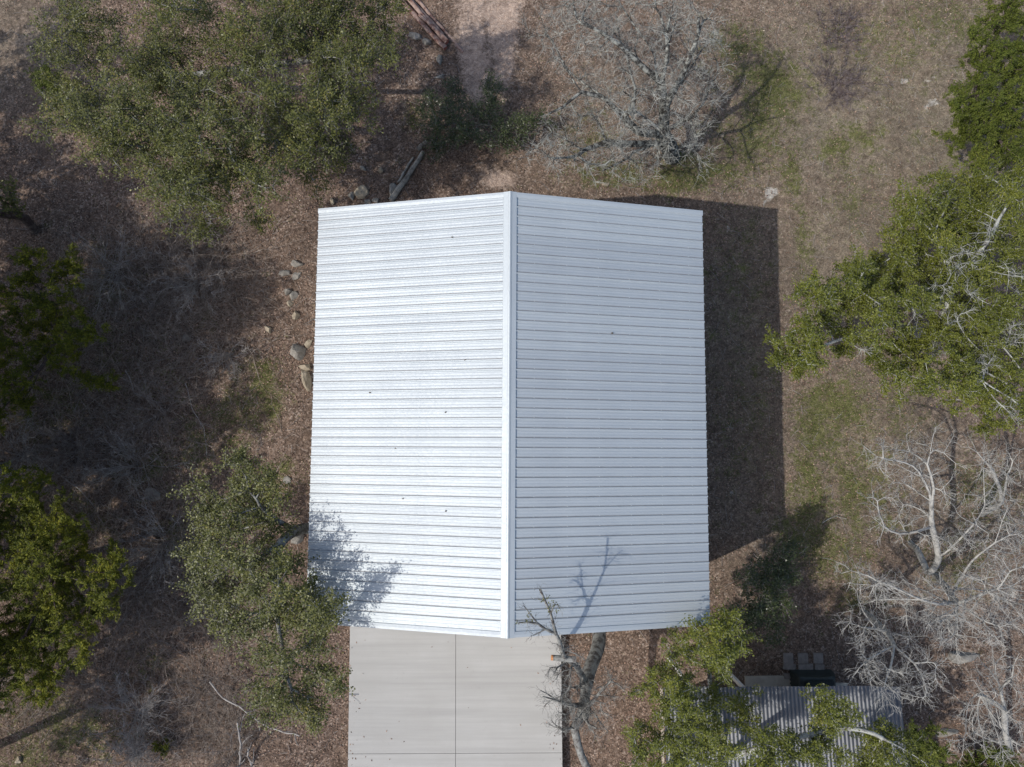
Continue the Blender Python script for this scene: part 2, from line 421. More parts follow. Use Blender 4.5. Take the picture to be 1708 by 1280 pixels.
# ridge cap
capx = [-.215, -.205, -.06, -.045, 0, .045, .06, .205, .215]
capz = [rz_(a_) + b2 for a_, b2 in zip(capx, (.012, .045, .05, .064, .07, .064, .05, .045, .012))]
mb = MB(); mb.strip([(x, HL + .03, z) for x, z in zip(capx, capz)], [(x, -HL - .03, z) for x, z in zip(capx, capz)])
ob('ridge_cap', mb.mesh('ridge_cap'), M['roof'], bld)
# rake trim, one piece on each slope of each gable
for sy in (-1, 1):
    for sx in (-1, 1):
        mb = MB()
        pr = [(HL - RAKE - .015, .002), (HL - RAKE - .01, .03), (HL - .05, .046), (HL + .02, .044), (HL + .021, -.16)]
        A = [(sx * .2, sy * y, rz_(.2) + z) for y, z in pr]; B = [(sx * (HW + .015), sy * y, rz_(HW + .015) + z) for y, z in pr]
        mb.strip(A, B) if sx * sy > 0 else mb.strip(B, A)
        ob('rake_trim', mb.mesh('rake_trim'), M['roof'], bld)
for s in (-1, 1):
    mb = MB(); mb.box(s * (HW - .03) - .02, s * (HW - .03) + .02, -HL + .06, HL - .06, HE - .2, HE - .024)
    ob('eave_trim', mb.mesh('eave_trim'), M['trim'], bld)
# screw heads: too small to pick apart
mb = MB()
for s in (-1, 1):
    for t in (.12, .28, .44, .6, .76, .92):
        x = s * HW * t
        for i in range(NP * NR):
            y = -HL + RAKE + (i + .5) * PITCH
            for dy in (-.1,):
                mb.box(x - .012, x + .012, y + dy - .012, y + dy + .012, rz_(x) - .003, rz_(x) + .012)
so = ob('roof_screws', mb.mesh('roof_screws'), M['roof'], bld); so['kind'] = 'stuff'
# walls with vertical ribs
def ribbed(u0, u1, pitch=.305):
    pts = [(u0, 0)]; u = u0 + pitch / 2
    while u < u1 - .06:
        pts += [(u - .04, 0), (u - .015, .03), (u + .015, .03), (u + .04, 0)]; u += pitch
    return pts + [(u1, 0)]
WI = .12
for s in (-1, 1):
    mb = MB(); pr = ribbed(-HL + WI, HL - WI); X = HW - WI
    mb.strip([(s * (X + d), y, -.4) for y, d in pr], [(s * (X + d), y, HE - .03) for y, d in pr])
    ob('side_wall', mb.mesh('side_wall'), M['wall'], bld)
    mb = MB(); pr = ribbed(-HW + WI, HW - WI); Y = HL - WI
    mb.strip([(x, s * (Y + d), -.4) for x, d in pr], [(x, s * (Y + d), rz_(x) - .03) for x, d in pr])
    ob('gable_wall', mb.mesh('gable_wall'), M['wall'], bld)
for cx in (-4.55, -.15):
    y = -HL + WI - .05
    d = ob('garage_door', MB().box(cx - 1.9, cx + 1.9, y - .02, y + .02, .5, 5.0).mesh('garage_door'), M['door'], bld)
    for k in range(8):
        ob('door_section', MB().box(cx - 1.87, cx + 1.87, y - .055, y - .021, .52 + k * .56, 1.06 + k * .56).mesh('door_section'), M['door'], d)
    mb = MB(); mb.box(cx - 2.02, cx - 1.905, y - .07, y + .02, .46, 5.12); mb.box(cx + 1.905, cx + 2.02, y - .07, y + .02, .46, 5.12); mb.box(cx - 1.904, cx + 1.904, y - .07, y + .02, 5.005, 5.12)
    ob('door_trim', mb.mesh('door_trim'), M['trim'], d)
# small bits of debris lying on the roof
SP = [(754,396,'lying near the top of the left roof slope'),(617,655,'lying low on the left roof slope, upper of the left pair'),(776,601,'on the left roof slope near the ridge, level with the big boulders'),
      (743,688,'midway up the left roof slope'),(660,748,'in the middle of the left roof slope'),(672,832,'on left roof slope just above the tree shadow'),
      (744,853,'lowest one on the left roof slope near the ridge'),(1021,556,'alone in the middle of the right roof slope')]
for px, py, w in SP:
    p = gp(px, py, HE + 1)
    for _ in range(4):
        q = Matrix.Rotation(-YAW, 3, 'Z') @ (p - BC); p = gp(px, py, rz_(q.x) + .02)
    bm = bmesh.new(); bmesh.ops.create_icosphere(bm, subdivisions=1, radius=.036)
    for v in bm.verts: v.co = Vector((v.co.x * random.uniform(.7, 1.3), v.co.y * random.uniform(.5, 1), v.co.z * .3 + .01))
    me = bpy.data.meshes.new('roof_debris'); bm.to_mesh(me); bm.free()
    tag(ob('roof_debris', me, M['debris'], None, p), 'small dark speck of debris ' + w, 'debris', 'specks of debris on the roof')

# ------------------------------------------------------------------ concrete driveway
DZ = .46
drv = ob('driveway', MB().box(gp(583,1100,DZ).x + .04, gp(936,1100,DZ).x - .04, -30, BC.y - HL - .12, -.6, DZ - .13).mesh('driveway'), M['concrete'])
drv['kind'] = 'structure'
x0, xm, x1 = gp(583,1100,DZ).x, gp(760,1150,DZ).x, gp(936,1100,DZ).x
yj = gp(760,1257,DZ).y; yt = BC.y - HL - .2
rows = [(yt, yj), (yj, yj - 6.1), (yj - 6.1, yj - 12.2)]
for ya, yb in rows:
    for xa, xb in ((x0, xm), (xm, x1)):
        g = .008
        mb = MB(); mb.box(xa + (g if xa == xm else 0), xb - (g if xb == xm else 0), yb + g, ya - g, DZ - .128, DZ)
        ob('concrete_slab', mb.mesh('concrete_slab'), M['concrete'], drv)

# ------------------------------------------------------------------ shed with corrugated porch roof
SZ, SSL = 4.0, .1
shed = empty('corrugated_shed', gp(1300, 1200, 0))
tag(shed, 'small shed with weathered grey corrugated metal roof under leafy oak branches', 'shed')
a = gp(1106, 1146, SZ); b_ = gp(1498, 1146, SZ)
SX0, SX1, SY1 = a.x, b_.x, (a.y + b_.y) / 2
SDEP = 7.0
so_ = shed.location
ns = 10; sw = (SX1 - SX0) / ns; wl = sw / 6
for i in range(ns):
    n_ = 6 * 8
    mb = MB(); off = random.uniform(-.012, .012); yo = random.uniform(-.03, .03)
    A, B = [], []
    for k in range(n_ + 4):
        x = k * sw / n_; z = .016 * math.cos(2 * math.pi * x / wl) + (.004 if k > n_ - 3 else 0) + .004
        A.append((x, yo, z + off)); B.append((x, -SDEP, z + off + SDEP * SSL))
    mb.strip(B, A)
    ob('corrugated_sheet', mb.mesh('corrugated_sheet', True), M['galv'], shed, (SX0 + i * sw - so_.x, SY1 - so_.y, SZ - so_.z))
def sbox(name, x0, x1, y0, y1, z0, z1, mat):
    return ob(name, MB().box(x0 - so_.x, x1 - so_.x, y0 - so_.y, y1 - so_.y, z0, z1).mesh(name), mat, shed)
sbox('fascia_board', SX0 - .07, SX0 - .02, SY1 - SDEP, SY1 - .05, SZ - .2, SZ + .02, M['wood'])
sbox('fascia_board', SX1 + .02, SX1 + .06, SY1 - SDEP, SY1 - .05, SZ - .2, SZ - .03, M['wood'])
sbox('porch_beam', SX0 + .1, SX1 - .1, SY1 - .2, SY1 - .08, SZ - .24, SZ - .05, M['wood'])
for px in (1157, 1245):
    x = gp(px, 1146, SZ).x
    sbox('porch_post', x - .055, x + .055, SY1 - .195, SY1 - .085, -.1, SZ - .245, M['paint_white'])
sbox('shed_wall', SX0 + .9, SX0 + 1.0, SY1 - SDEP, SY1 - 1.7, -.2, SZ - .02, M['shed_wall'])
sbox('shed_wall', SX1 - .5, SX1 - .4, SY1 - SDEP, SY1 - 1.7, -.2, SZ - .02, M['shed_wall'])
sbox('shed_wall', SX0 + 1.01, SX1 - .51, SY1 - 1.8, SY1 - 1.7, -.2, SZ + .1, M['shed_wall'])
pa, pb = gp(1243, 1129, .1), gp(1322, 1129, .1)
sbox('patio_slab', pa.x, pb.x, SY1 - 1.69, pa.y, -.1, .1, M['patio'])
sbox('patio_slab', pb.x + .02, pb.x + 2.2, SY1 - 1.69, pa.y - .28, -.1, .085, M['patio'])

def bevel_box(name, w, d, h, bev=.015, jig=.006):
    bm = bmesh.new(); bmesh.ops.create_cube(bm, size=1)
    for v in bm.verts: v.co = Vector((v.co.x * w + random.uniform(-jig, jig), v.co.y * d + random.uniform(-jig, jig), (v.co.z + .5) * h))
    bmesh.ops.bevel(bm, geom=bm.edges[:], offset=bev, segments=2, affect='EDGES')
    me = bpy.data.meshes.new(name); bm.to_mesh(me); bm.free(); return me
PV = [(1314,1098,.41,.41,0,'square concrete paver, left one of the row of three'),(1338.5,1098,.42,.41,1,'square concrete paver, middle one of the row of three'),(1364,1098,.4,.41,-1,'square concrete paver, right one of the row of three'),
      (1316,1112,.5,.3,-14,'skewed concrete paver below the left square paver'),(1343,1113,.6,.27,2,'oblong concrete paver below the middle square paver'),(1366,1114,.38,.28,-3,'small concrete paver below the right square paver'),
      (1315,1127,.46,.2,1,'narrow concrete block beside the dark covered box')]
for px, py, w, d, rz, lab in PV:
    p = ggp(px, py)
    o = ob('paver', bevel_box('paver', w, d, .09 if d > .25 else .17), M['paver'], None, (p.x, p.y, p.z - .02)); o.rotation_euler = (0, 0, math.radians(rz)); tag(o, lab, 'paver', 'concrete pavers by the shed')
# dark box under a fitted cover
p = gp(1362, 1142, .7); cvr = empty('covered_grill', (p.x, p.y, float(gz(p.x, p.y))))
tag(cvr, 'bulky dark green fabric-covered box standing at the shed eave', 'covered box')
bm = bmesh.new(); bmesh.ops.create_cube(bm, size=1); bmesh.ops.subdivide_edges(bm, edges=bm.edges[:], cuts=9, use_grid_fill=True)
for v in bm.verts:
    x, y, z = v.co
    k = 1 + .05 * math.sin(x * 31) * (.5 - z) + .05 * math.sin(y * 27 + 1) * (.5 - z)
    tz = .5 - .06 * (abs(x) * 2) ** 6 - .06 * (abs(y) * 2) ** 6 if z > .499 else z
    sh = 1 - .16 * max(0, (z + .5)) ** 3
    v.co = Vector((x * 1.62 * k * sh, y * .72 * k * sh, (tz + .5) * .85 + .02 * math.sin(x * 9)))
me = bpy.data.meshes.new('fabric_cover'); bm.to_mesh(me); bm.free()
for q in me.polygons: q.use_smooth = True
ob('fabric_cover', me, M['cover'], cvr)
ob('lid_ridge', bevel_box('lid_ridge', 1.1, .3, .12, .05), M['cover'], cvr, (.05, .1, .82))

# ------------------------------------------------------------------ tubes, trees
def frames(D):
    D = D / np.maximum(np.linalg.norm(D, axis=-1, keepdims=True), 1e-9)
    up = np.where(np.abs(D[..., 2:3]) > .9, np.array([1., 0, 0]), np.array([0, 0, 1.]))
    A = np.cross(D, up); A /= np.maximum(np.linalg.norm(A, axis=-1, keepdims=True), 1e-9)
    return D, A, np.cross(D, A)
def tubes(P0, P1, R0, R1, m):
    D, A, B = frames(P1 - P0)
    th = np.arange(m) * 2 * np.pi / m
    ring = A[:, None] * np.cos(th)[None, :, None] + B[:, None] * np.sin(th)[None, :, None]
    e = D * (np.minimum(R0, R1) * .35)[:, None]
    V0 = (P0 - e)[:, None] + ring * R0[:, None, None]; V1 = (P1 + e)[:, None] + ring * R1[:, None, None]
    n = len(P0); V = np.concatenate([V0, V1], 1).reshape(-1, 3)
    b = (np.arange(n) * 2 * m)[:, None]
    i = np.arange(m)[None]; j = (i + 1) % m
    Fq = np.stack([b + i, b + j, b + m + j, b + m + i], -1).reshape(-1, 4)
    return V, Fq
def poly_tubes(P, R, m=3):
    """P (n,k,3) polylines sharing rings, R (n,k)"""
    n, k, _ = P.shape
    D = np.empty_like(P); D[:, 1:-1] = P[:, 2:] - P[:, :-2]; D[:, 0] = P[:, 1] - P[:, 0]; D[:, -1] = P[:, -1] - P[:, -2]
    _, A, B = frames(D)
    th = np.arange(m) * 2 * np.pi / m
    V = P[:, :, None] + (A[:, :, None] * np.cos(th)[:, None] + B[:, :, None] * np.sin(th)[:, None]) * R[:, :, None, None]
    b = (np.arange(n) * k * m)[:, None, None] + (np.arange(k - 1) * m)[None, :, None]
    i = np.arange(m)[None, None]; j = (i + 1) % m
    Fq = np.stack([b + i, b + j, b + m + j, b + m + i], -1).reshape(-1, 4)
    return V.reshape(-1, 3), Fq
def rdir(n, r):
    v = r.normal(size=(n, 3)); return v / np.linalg.norm(v, axis=1, keepdims=True)
def unit(v): return v / np.maximum(np.linalg.norm(v, axis=-1, keepdims=True), 1e-9)
def grow(S, D, L, k, wig, r, droop=0.0):
    """curved polylines from S along D with length L, k points"""
    n = len(S); P = np.empty((n, k, 3)); P[:, 0] = S; d = D.copy()
    for i in range(1, k):
        d = unit(d + rdir(n, r) * wig + np.array([0, 0, -droop]))
        P[:, i] = P[:, i - 1] + d * (L / (k - 1))[:, None]
    return P
def leaves(C, Ls, Wd_, r, tilt=.7, along=None, fold=0.0):
    n = len(C)
    nrm = unit(np.array([0, 0, 1.]) + rdir(n, r) * tilt * r.random((n, 1)) * 1.6)
    d = rdir(n, r) if along is None else unit(along + rdir(n, r) * .6)
    d = unit(d - nrm * np.sum(d * nrm, 1, keepdims=True)); w = np.cross(nrm, d)
    L = Ls[:, None]; W = Wd_[:, None]
    V = np.stack([C - d * L * .5, C + w * W * .5 - d * L * .06, C + d * L * .5, C - w * W * .5 - d * L * .06], 1).reshape(-1, 3)
    Fq = np.arange(n * 4).reshape(-1, 4)
    return V, Fq

class Skel:
    def __init__(s, base):
        s.P = [np.array(base, float)]; s.par = [-1]
    def nearest(s, q, upto=None):
        A = np.array(s.P); return int(np.argmin(np.sum((A - q) ** 2, 1)))
    def line(s, start, pts, step, wig, r):
        cur = start
        for q in pts:
            q = np.array(q, float); p = s.P[cur]; L = np.linalg.norm(q - p); n = max(1, int(L / step))
            for i in range(1, n + 1):
                t = i / n; v = p + (q - p) * t
                if i < n: v = v + rdir(1, r)[0] * wig * min(step, L) * .5
                s.P.append(v); s.par.append(cur); cur = len(s.P) - 1
        return cur
    def fill(s, att, step, wig, r):
        A = np.array(s.P); att = np.array(att)
        d2 = ((att[:, None] - A[None]) ** 2).sum(-1) if len(att) * len(A) < 4e6 else None
        if d2 is None:
            nn = np.array([np.argmin(((A - q) ** 2).sum(1)) for q in att]); dm = np.array([((A[i] - q) ** 2).sum() for i, q in zip(nn, att)])
        else:
            nn = d2.argmin(1); dm = d2.min(1)
        alive = np.ones(len(att), bool)
        while alive.any():
            i = int(np.argmin(np.where(alive, dm, 1e9))); alive[i] = False
            n0 = len(s.P); s.line(int(nn[i]), [att[i]], step, wig, r)
            for j in range(n0, len(s.P)):
                dd = ((att - s.P[j]) ** 2).sum(1); up = dd < dm
                nn[up] = j; dm[up] = dd[up]
    def finish(s, R, rtip):
        P = np.array(s.P); par = np.array(s.par); n = len(P)
        kids = np.zeros(n, int); tips = np.zeros(n)
        for i in range(n - 1, 0, -1):
            if kids[i] == 0: tips[i] = 1
            kids[par[i]] += 1; tips[par[i]] += tips[i]
        tips[0] = max(tips[0], 2)
        p = math.log(R / rtip) / math.log(tips[0])
        rad = rtip * np.maximum(tips, 1) ** p
        for it in range(3):      # smooth the kinks where branches were joined up
            S = np.zeros_like(P); W = np.zeros(n)
            np.add.at(S, par[1:], P[1:] * tips[1:, None]); np.add.at(W, par[1:], tips[1:])
            ok = (W > 0) & (par >= 0)
            Q = P.copy(); Q[ok] = P[ok] * .4 + .3 * P[par[ok]] + .3 * S[ok] / W[ok][:, None]
            P = Q
        return P, par, rad, kids

def PX(l): return [tuple(gp(x, y, z)) for x, y, z in l]

def tree(name, label, cat, base, limbs, lobes, R=.25, bark='bark_oak', leaf='oak_leaf', twigmat=None, dens=14, step=.3, wig=.5, rtip=.008,
         twigs=3, tlen=(.25, .6), sub=0, nleaf=6, lsize=(.07, .1), lwid=.55, ltilt=.8, spread=.07, trunk_wig=.25, seed=1, group=None, needle=False, flat=.55, shell=.4, leaf_lobes=None, bare=(), minr=None, up=.3, trad=.006):
    """limbs: polylines of (px,py,z); lobes: (px,py,z,r)"""
    r = np.random.default_rng(seed)
    bp = ggp(*base) if len(base) == 2 else Vector(base)
    root = empty(name, (bp.x, bp.y, bp.z))
    tag(root, label, cat, group)
    org = np.array([bp.x, bp.y, bp.z])
    s = Skel(org - np.array([0, 0, .15]))
    spans = []
    for i, l in enumerate(limbs):
        pts = PX(l)
        st = 0 if i == 0 else s.nearest(np.array(pts[0]))
        n0_ = len(s.P); s.line(st, pts, .35, trunk_wig, r); spans.append((n0_, len(s.P)))
    att, lob = [], []; trunkn = len(s.P)
    for px, py, z, rr in lobes:
        c = np.array(gp(px, py, z)); A = np.array(s.P[:trunkn])
        w_ = ((A - c) ** 2).sum(1) + 1.5 * np.maximum(A[:, 2] - c[2] + .4, 0) ** 2
        i0 = int(np.argmin(w_)); mid = (s.P[i0] + c) / 2 + np.array([0, 0, -.12 * np.linalg.norm(c - s.P[i0])]) + r.normal(size=3) * .12 * np.linalg.norm(c - s.P[i0])
        s.line(i0, [mid, c], .3, trunk_wig, r)
    for k, (px, py, z, rr) in enumerate(lobes):
        c = np.array(gp(px, py, z)); n = int(dens * rr * rr) + 3
        d = rdir(n, r); rad = rr * (r.random(n) ** shell)[:, None]
        q = c + d * rad * np.array([1, 1, flat]) + r.normal(size=(n, 3)) * .08
        q[:, 2] = np.maximum(q[:, 2], gz(q[:, 0], q[:, 1]) + .15)
        att.append(q)
    if att: s.fill(np.concatenate(att), step, wig, r)
    P, par, rad, kids = s.finish(R, rtip)
    for (n0_, n1_), mr in zip(spans, minr or []):
        if mr: rad[n0_:n1_] = np.maximum(rad[n0_:n1_], np.linspace(mr[0], mr[1], n1_ - n0_) * r.uniform(.88, 1.12, n1_ - n0_))
    e = np.arange(1, len(P)); r0 = rad[par[e]]; r1 = rad[e]
    big = np.full(len(P), -1)
    for i in np.argsort(r1): big[par[e[i]]] = e[i]          # thickest child carries the parent on
    lead = big[par[e]] == e
    r0 = np.where(lead, r0, np.minimum(r0, r1 * 1.25 + .004))
    thick = r1 > .045
    Vs, Fs, n0 = [], [], 0
    for sel, m in ((thick, 8), (~thick, 4)):
        if sel.any():
            V, Fq = tubes(P[par[e]][sel] - org, P[e][sel] - org, r0[sel], r1[sel], m); Vs.append(V); Fs.append(Fq + n0); n0 += len(V)
    tr = ob('trunk', mesh_np('trunk', np.concatenate(Vs), [np.concatenate(Fs)], smooth=True), M[bark], root)
    # twigs
    sel = np.where((rad < rtip * 4.5) & (np.arange(len(P)) > 0))[0]
    if twigs and len(sel):
        idx_ = np.repeat(sel, twigs); pd = unit(P[idx_] - P[np.maximum(par[idx_], 0)])
        D = unit(pd * .7 + rdir(len(idx_), r) + np.array([0, 0, up]))
        L = r.uniform(tlen[0], tlen[1], len(idx_))
        T = grow(P[idx_], D, L, 4, .35, r)
        RR = np.linspace(1, .45, 4)[None] * trad * r.uniform(.7, 1.2, (len(idx_), 1))
        V, Fq = poly_tubes(T - org, RR, 3); VV, FF = [V], [Fq]; nn = len(V)
        for lev in range(sub):
            kk = 3 if lev == 0 else 2
            q = np.repeat(T, kk, 0); t = r.integers(1, 4, len(q)); S = q[np.arange(len(q)), t]
            d0 = unit(q[np.arange(len(q)), t] - q[np.arange(len(q)), t - 1])
            T2 = grow(S, unit(d0 + rdir(len(q), r) * .9), r.uniform(tlen[0], tlen[1], len(q)) * .6 * .7 ** lev, 4, .35, r)
            V, Fq = poly_tubes(T2 - org, np.linspace(1, .5, 4)[None] * trad * .75 * np.ones((len(q), 1)), 3)
            VV.append(V); FF.append(Fq + nn); nn += len(V)
            T = T2 if lev == 0 and sub > 1 else T
        ob('twigs', mesh_np('twigs', np.concatenate(VV), [np.concatenate(FF)]), M[twigmat or bark], root)
        if leaf and nleaf:
            q = np.repeat(T, nleaf, 0); n = len(q)
            t = r.uniform(.15, 1.0, n) * 2.999; i0 = t.astype(int); f = (t - i0)[:, None]
            ar = np.arange(n); C = q[ar, i0] * (1 - f) + q[ar, i0 + 1] * f + r.normal(size=(n, 3)) * spread
            if leaf_lobes:      # leaves only within these balls
                keep = np.zeros(n, bool)
                for px, py, z, rr in leaf_lobes: keep |= ((C - np.array(gp(px, py, z))) ** 2).sum(1) < rr * rr
                C = C[keep]; q = q[keep]; n = len(C); i0 = i0[keep]; ar = np.arange(n)
            for px, py, z, rr in bare:
                keep = ((C - np.array(gp(px, py, z))) ** 2).sum(1) > (rr * 1.15) ** 2
                C = C[keep]; q = q[keep]; i0 = i0[keep]
            n = len(C); ar = np.arange(n)
            Ls = r.uniform(lsize[0], lsize[1], n)
            al = unit(q[ar, i0 + 1] - q[ar, i0]) if needle else None
            V, Fq = leaves(C - org, Ls, Ls * lwid * r.uniform(.8, 1.2, n), r, ltilt, al)
            clump = .5 + .5 * np.sin(C[:, 0] * 2.1 + seed) * np.sin(C[:, 1] * 2.4 + seed * 2) * np.cos(C[:, 2] * 1.7)
            rv = np.clip(.62 * r.random(n) + .38 * clump, 0, 1)
            ob('crown', mesh_np('crown', V, [Fq], {'rnd': np.repeat(rv, 4)}), M[leaf], root)
    return root

def lobes_in(poly, n, z0, z1, r0, r1, seed):
    """scatter lobes inside a photo-space outline, at heights z0..z1"""
    r = np.random.default_rng(seed); xs_ = [p[0] for p in poly]; ys_ = [p[1] for p in poly]; out = []
    def ins(x, y):
        c = False; j = len(poly) - 1
        for i in range(len(poly)):
            xi, yi = poly[i]; xj, yj_ = poly[j]
            if (yi > y) != (yj_ > y) and x < (xj - xi) * (y - yi) / (yj_ - yi) + xi: c = not c
            j = i
        return c
    tries = 0
    while len(out) < n and tries < 4000:
        tries += 1
        x, y = r.uniform(min(xs_), max(xs_)), r.uniform(min(ys_), max(ys_))
        if not ins(x, y): continue
        rr = r.uniform(r0, r1)
        if any((x - a[0]) ** 2 + (y - a[1]) ** 2 < (22 * (rr + a[3])) ** 2 for a in out) and tries < 2500: continue
        out.append((x, y, r.uniform(z0, z1), rr))
    return out
#TREES
# ---- leafy live oaks
TL = [(60,70),(110,20),(250,-20),(420,-30),(560,10),(600,90),(560,160),(520,210),(500,270),(430,300),(440,340),(390,390),(330,370),(290,330),(220,330),(150,240),(90,190)]
tree('live_oak_tree', 'broad olive green live oak with sparse crown, upper left of the metal roof', 'tree', (300,150),
  [[(290,140,1.0),(270,95,2.6),(255,60,4.0)], [(270,95,2.6),(300,160,4.2),(320,230,5.6),(330,300,6.2)], [(290,130,2.4),(370,120,4.4),(450,110,5.8),(530,100,6.5)], [(270,95,2.6),(210,120,4.4),(150,150,5.6)], [(255,60,4),(290,10,5.2),(300,-20,6)], [(300,160,4.2),(400,210,5.6),(470,240,6.2)]],
  lobes_in(TL, 40, 5.2, 8.2, .65, 1.15, 3) + lobes_in([(120,140),(260,120),(400,160),(420,320),(330,340),(200,280)], 14, 6.0, 8.4, .6, 1.0, 33) + lobes_in([(500,-20),(650,-10),(650,80),(600,180),(560,260),(500,230),(540,100)], 14, 4.5, 7.6, .55, .95, 4) + [(520,300,4,.5),(430,375,3.6,.45)], R=.22, dens=24, twigs=4, nleaf=15, lsize=(.06,.095), seed=11)
ML = [(395,775),(440,790),(450,850),(470,900),(500,960),(545,1020),(550,1080),(570,1140),(550,1170),(540,1210),(500,1235),(450,1210),(430,1150),(400,1120),(370,1060),(310,1010),(310,930),(330,850),(360,800)]
tree('live_oak_tree', 'dense olive live oak overhanging the lower left roof corner and driveway edge', 'tree', (566,893),
  [[(545,892,2),(515,880,4),(492,884,5.4),(465,905,6.4)], [(492,884,5.4),(445,860,6.6),(410,815,7)], [(465,905,6.4),(415,950,7),(355,940,7.4)], [(465,905,6.4),(458,1000,6.8),(470,1090,7.2),(490,1180,7.4)], [(458,1000,6.8),(520,1040,7.4),(550,1080,7.8)], [(470,1090,7.2),(530,1130,7.6),(560,1140,8)], [(458,1000,6.8),(400,1050,7.2)]],
  lobes_in([q for q in ML if q[1] < 930] + [(330,940)], 12, 5.4, 7.2, .45, .75, 5) + lobes_in([q for q in ML if q[1] > 890], 27, 6.2, 8.4, .45, .75, 6) + [(530,1025,8.6,.35),(555,1022,8.7,.25),(572,1145,8.4,.25),(395,775,6.4,.4),(478,935,7.8,.3),(505,985,8.2,.35)], R=.19, dens=30, twigs=4, nleaf=14, lsize=(.06,.095), seed=12)
RBARE = [(1530,515,6.6,.55),(1565,480,7,.5),(1590,530,6.8,.5),(1610,440,7.2,.6),(1650,380,7.4,.5),(1690,460,7.4,.55),(1560,590,6,.4),(1650,600,6.8,.5),(1690,690,6.4,.6),(1480,510,6,.4),(1440,585,5.6,.35),(1700,560,7,.5),(1620,500,7.2,.45)]
RO = [(1420,480),(1440,420),(1500,440),(1480,390),(1530,330),(1600,290),(1720,270),(1730,700),(1660,710),(1620,680),(1560,650),(1500,630),(1440,610),(1400,580),(1330,625),(1300,600),(1310,560),(1350,540),(1350,490)]
tree('live_oak_tree', 'wide bright green live oak with pale lichen limbs right of the building shadow', 'tree', (1500,560),
  [[(1520,560,1.2),(1550,555,2.8),(1570,550,4)], [(1550,555,2.8),(1480,540,4.2),(1420,560,5),(1340,590,5.2)], [(1480,540,4.2),(1440,490,5.2),(1400,460,5.6)], [(1570,550,4),(1590,470,5.4),(1560,380,6.2)], [(1590,470,5.4),(1650,400,6.4),(1690,330,6.8)], [(1570,550,4),(1640,560,5.6),(1700,600,6.4)], [(1640,560,5.6),(1640,640,6.4)]],
  lobes_in(RO, 78, 4.0, 7.4, .5, .85, 8) + [(1300,605,5.2,.5),(1340,600,5.1,.6),(1425,440,5.6,.6),(1385,500,5.4,.55),(1440,470,5.4,.6)] + RBARE, R=.21, bark='bark_lichen', leaf='oak_leaf_bright', dens=36, twigs=4, nleaf=19, lsize=(.055,.09), seed=13, bare=RBARE, shell=.5, tlen=(.15,.4), spread=.05)
SH1 = [(1060,1200),(1100,1110),(1140,1050),(1200,1030),(1235,1060),(1235,1110),(1190,1150),(1270,1185),(1310,1230),(1315,1300),(1050,1300)]
SH2 = [(1345,1155),(1400,1165),(1425,1195),(1405,1260),(1350,1290),(1340,1200)]
SH3 = [(1440,1220),(1500,1225),(1545,1255),(1560,1300),(1420,1300)]
tree('live_oak_tree', 'leafy green live oak spreading over the small corrugated shed roof', 'tree', (1195,1240),
  [[(1200,1245,1.5),(1215,1255,3.5),(1230,1260,5)], [(1215,1255,3.5),(1190,1180,5.4),(1180,1110,6.2),(1200,1060,6.4)], [(1230,1260,5),(1330,1230,6.2),(1420,1210,6.6),(1500,1240,6.8)], [(1230,1260,5),(1130,1240,6)], [(1190,1180,5.4),(1130,1130,6)]],
  lobes_in(SH1, 34, 5.4, 8.0, .4, .7, 9) + lobes_in(SH2, 11, 6, 7.6, .3, .5, 10) + lobes_in(SH3, 10, 5.6, 7, .35, .6, 11) + [(1205,1050,7.6,.6),(1185,1085,7.6,.6),(1160,1060,7.2,.5),(1225,1035,7.8,.4),(1210,1100,8,.5)], R=.17, bark='bark_lichen', leaf='oak_leaf_bright', dens=32, twigs=4, nleaf=17, lsize=(.05,.085), seed=14, shell=.5, tlen=(.15,.4), spread=.05)
tree('live_oak_tree', 'small dark green oak standing in half shade off the lower right roof corner', 'tree', (1262,1045),
  [[(1266,1030,1.2),(1272,1010,2.2)], [(1272,1010,2.2),(1280,960,3)], [(1272,1010,2.2),(1250,1020,2.8)]],
  [(1290,940,2.8,.7),(1265,970,3,.7),(1285,985,3.2,.6),(1255,1010,3,.6),(1300,1010,2.8,.55),(1280,1045,2.8,.6),(1310,960,2.6,.5),(1240,1035,2.6,.5),(1320,920,2.4,.4)], R=.09, leaf='shrub_leaf', dens=30, twigs=4, nleaf=12, seed=15)
tree('evergreen_shrub', 'low dark evergreen shrub at the foot of the dirt track behind the roof ridge', 'shrub', (760,215),
  [[(770,205,.6),(780,200,1.2)], [(770,205,.6),(850,215,1.3),(910,205,1.6)], [(770,205,.6),(725,210,1)]],
  [(715,170,1.0,.6),(735,215,1.1,.75),(760,180,1.2,.6),(780,225,1.2,.6),(725,245,.8,.5),(800,190,1.2,.55),(835,205,1.4,.55),(825,165,1.2,.5),(870,215,1.4,.5),(895,200,1.5,.35),(815,235,1.2,.45),(850,235,1.2,.3),(760,150,.9,.4),(820,140,1.0,.3)], R=.07, leaf='shrub_leaf', dens=32, twigs=4, nleaf=12, lsize=(.06,.1), seed=16)
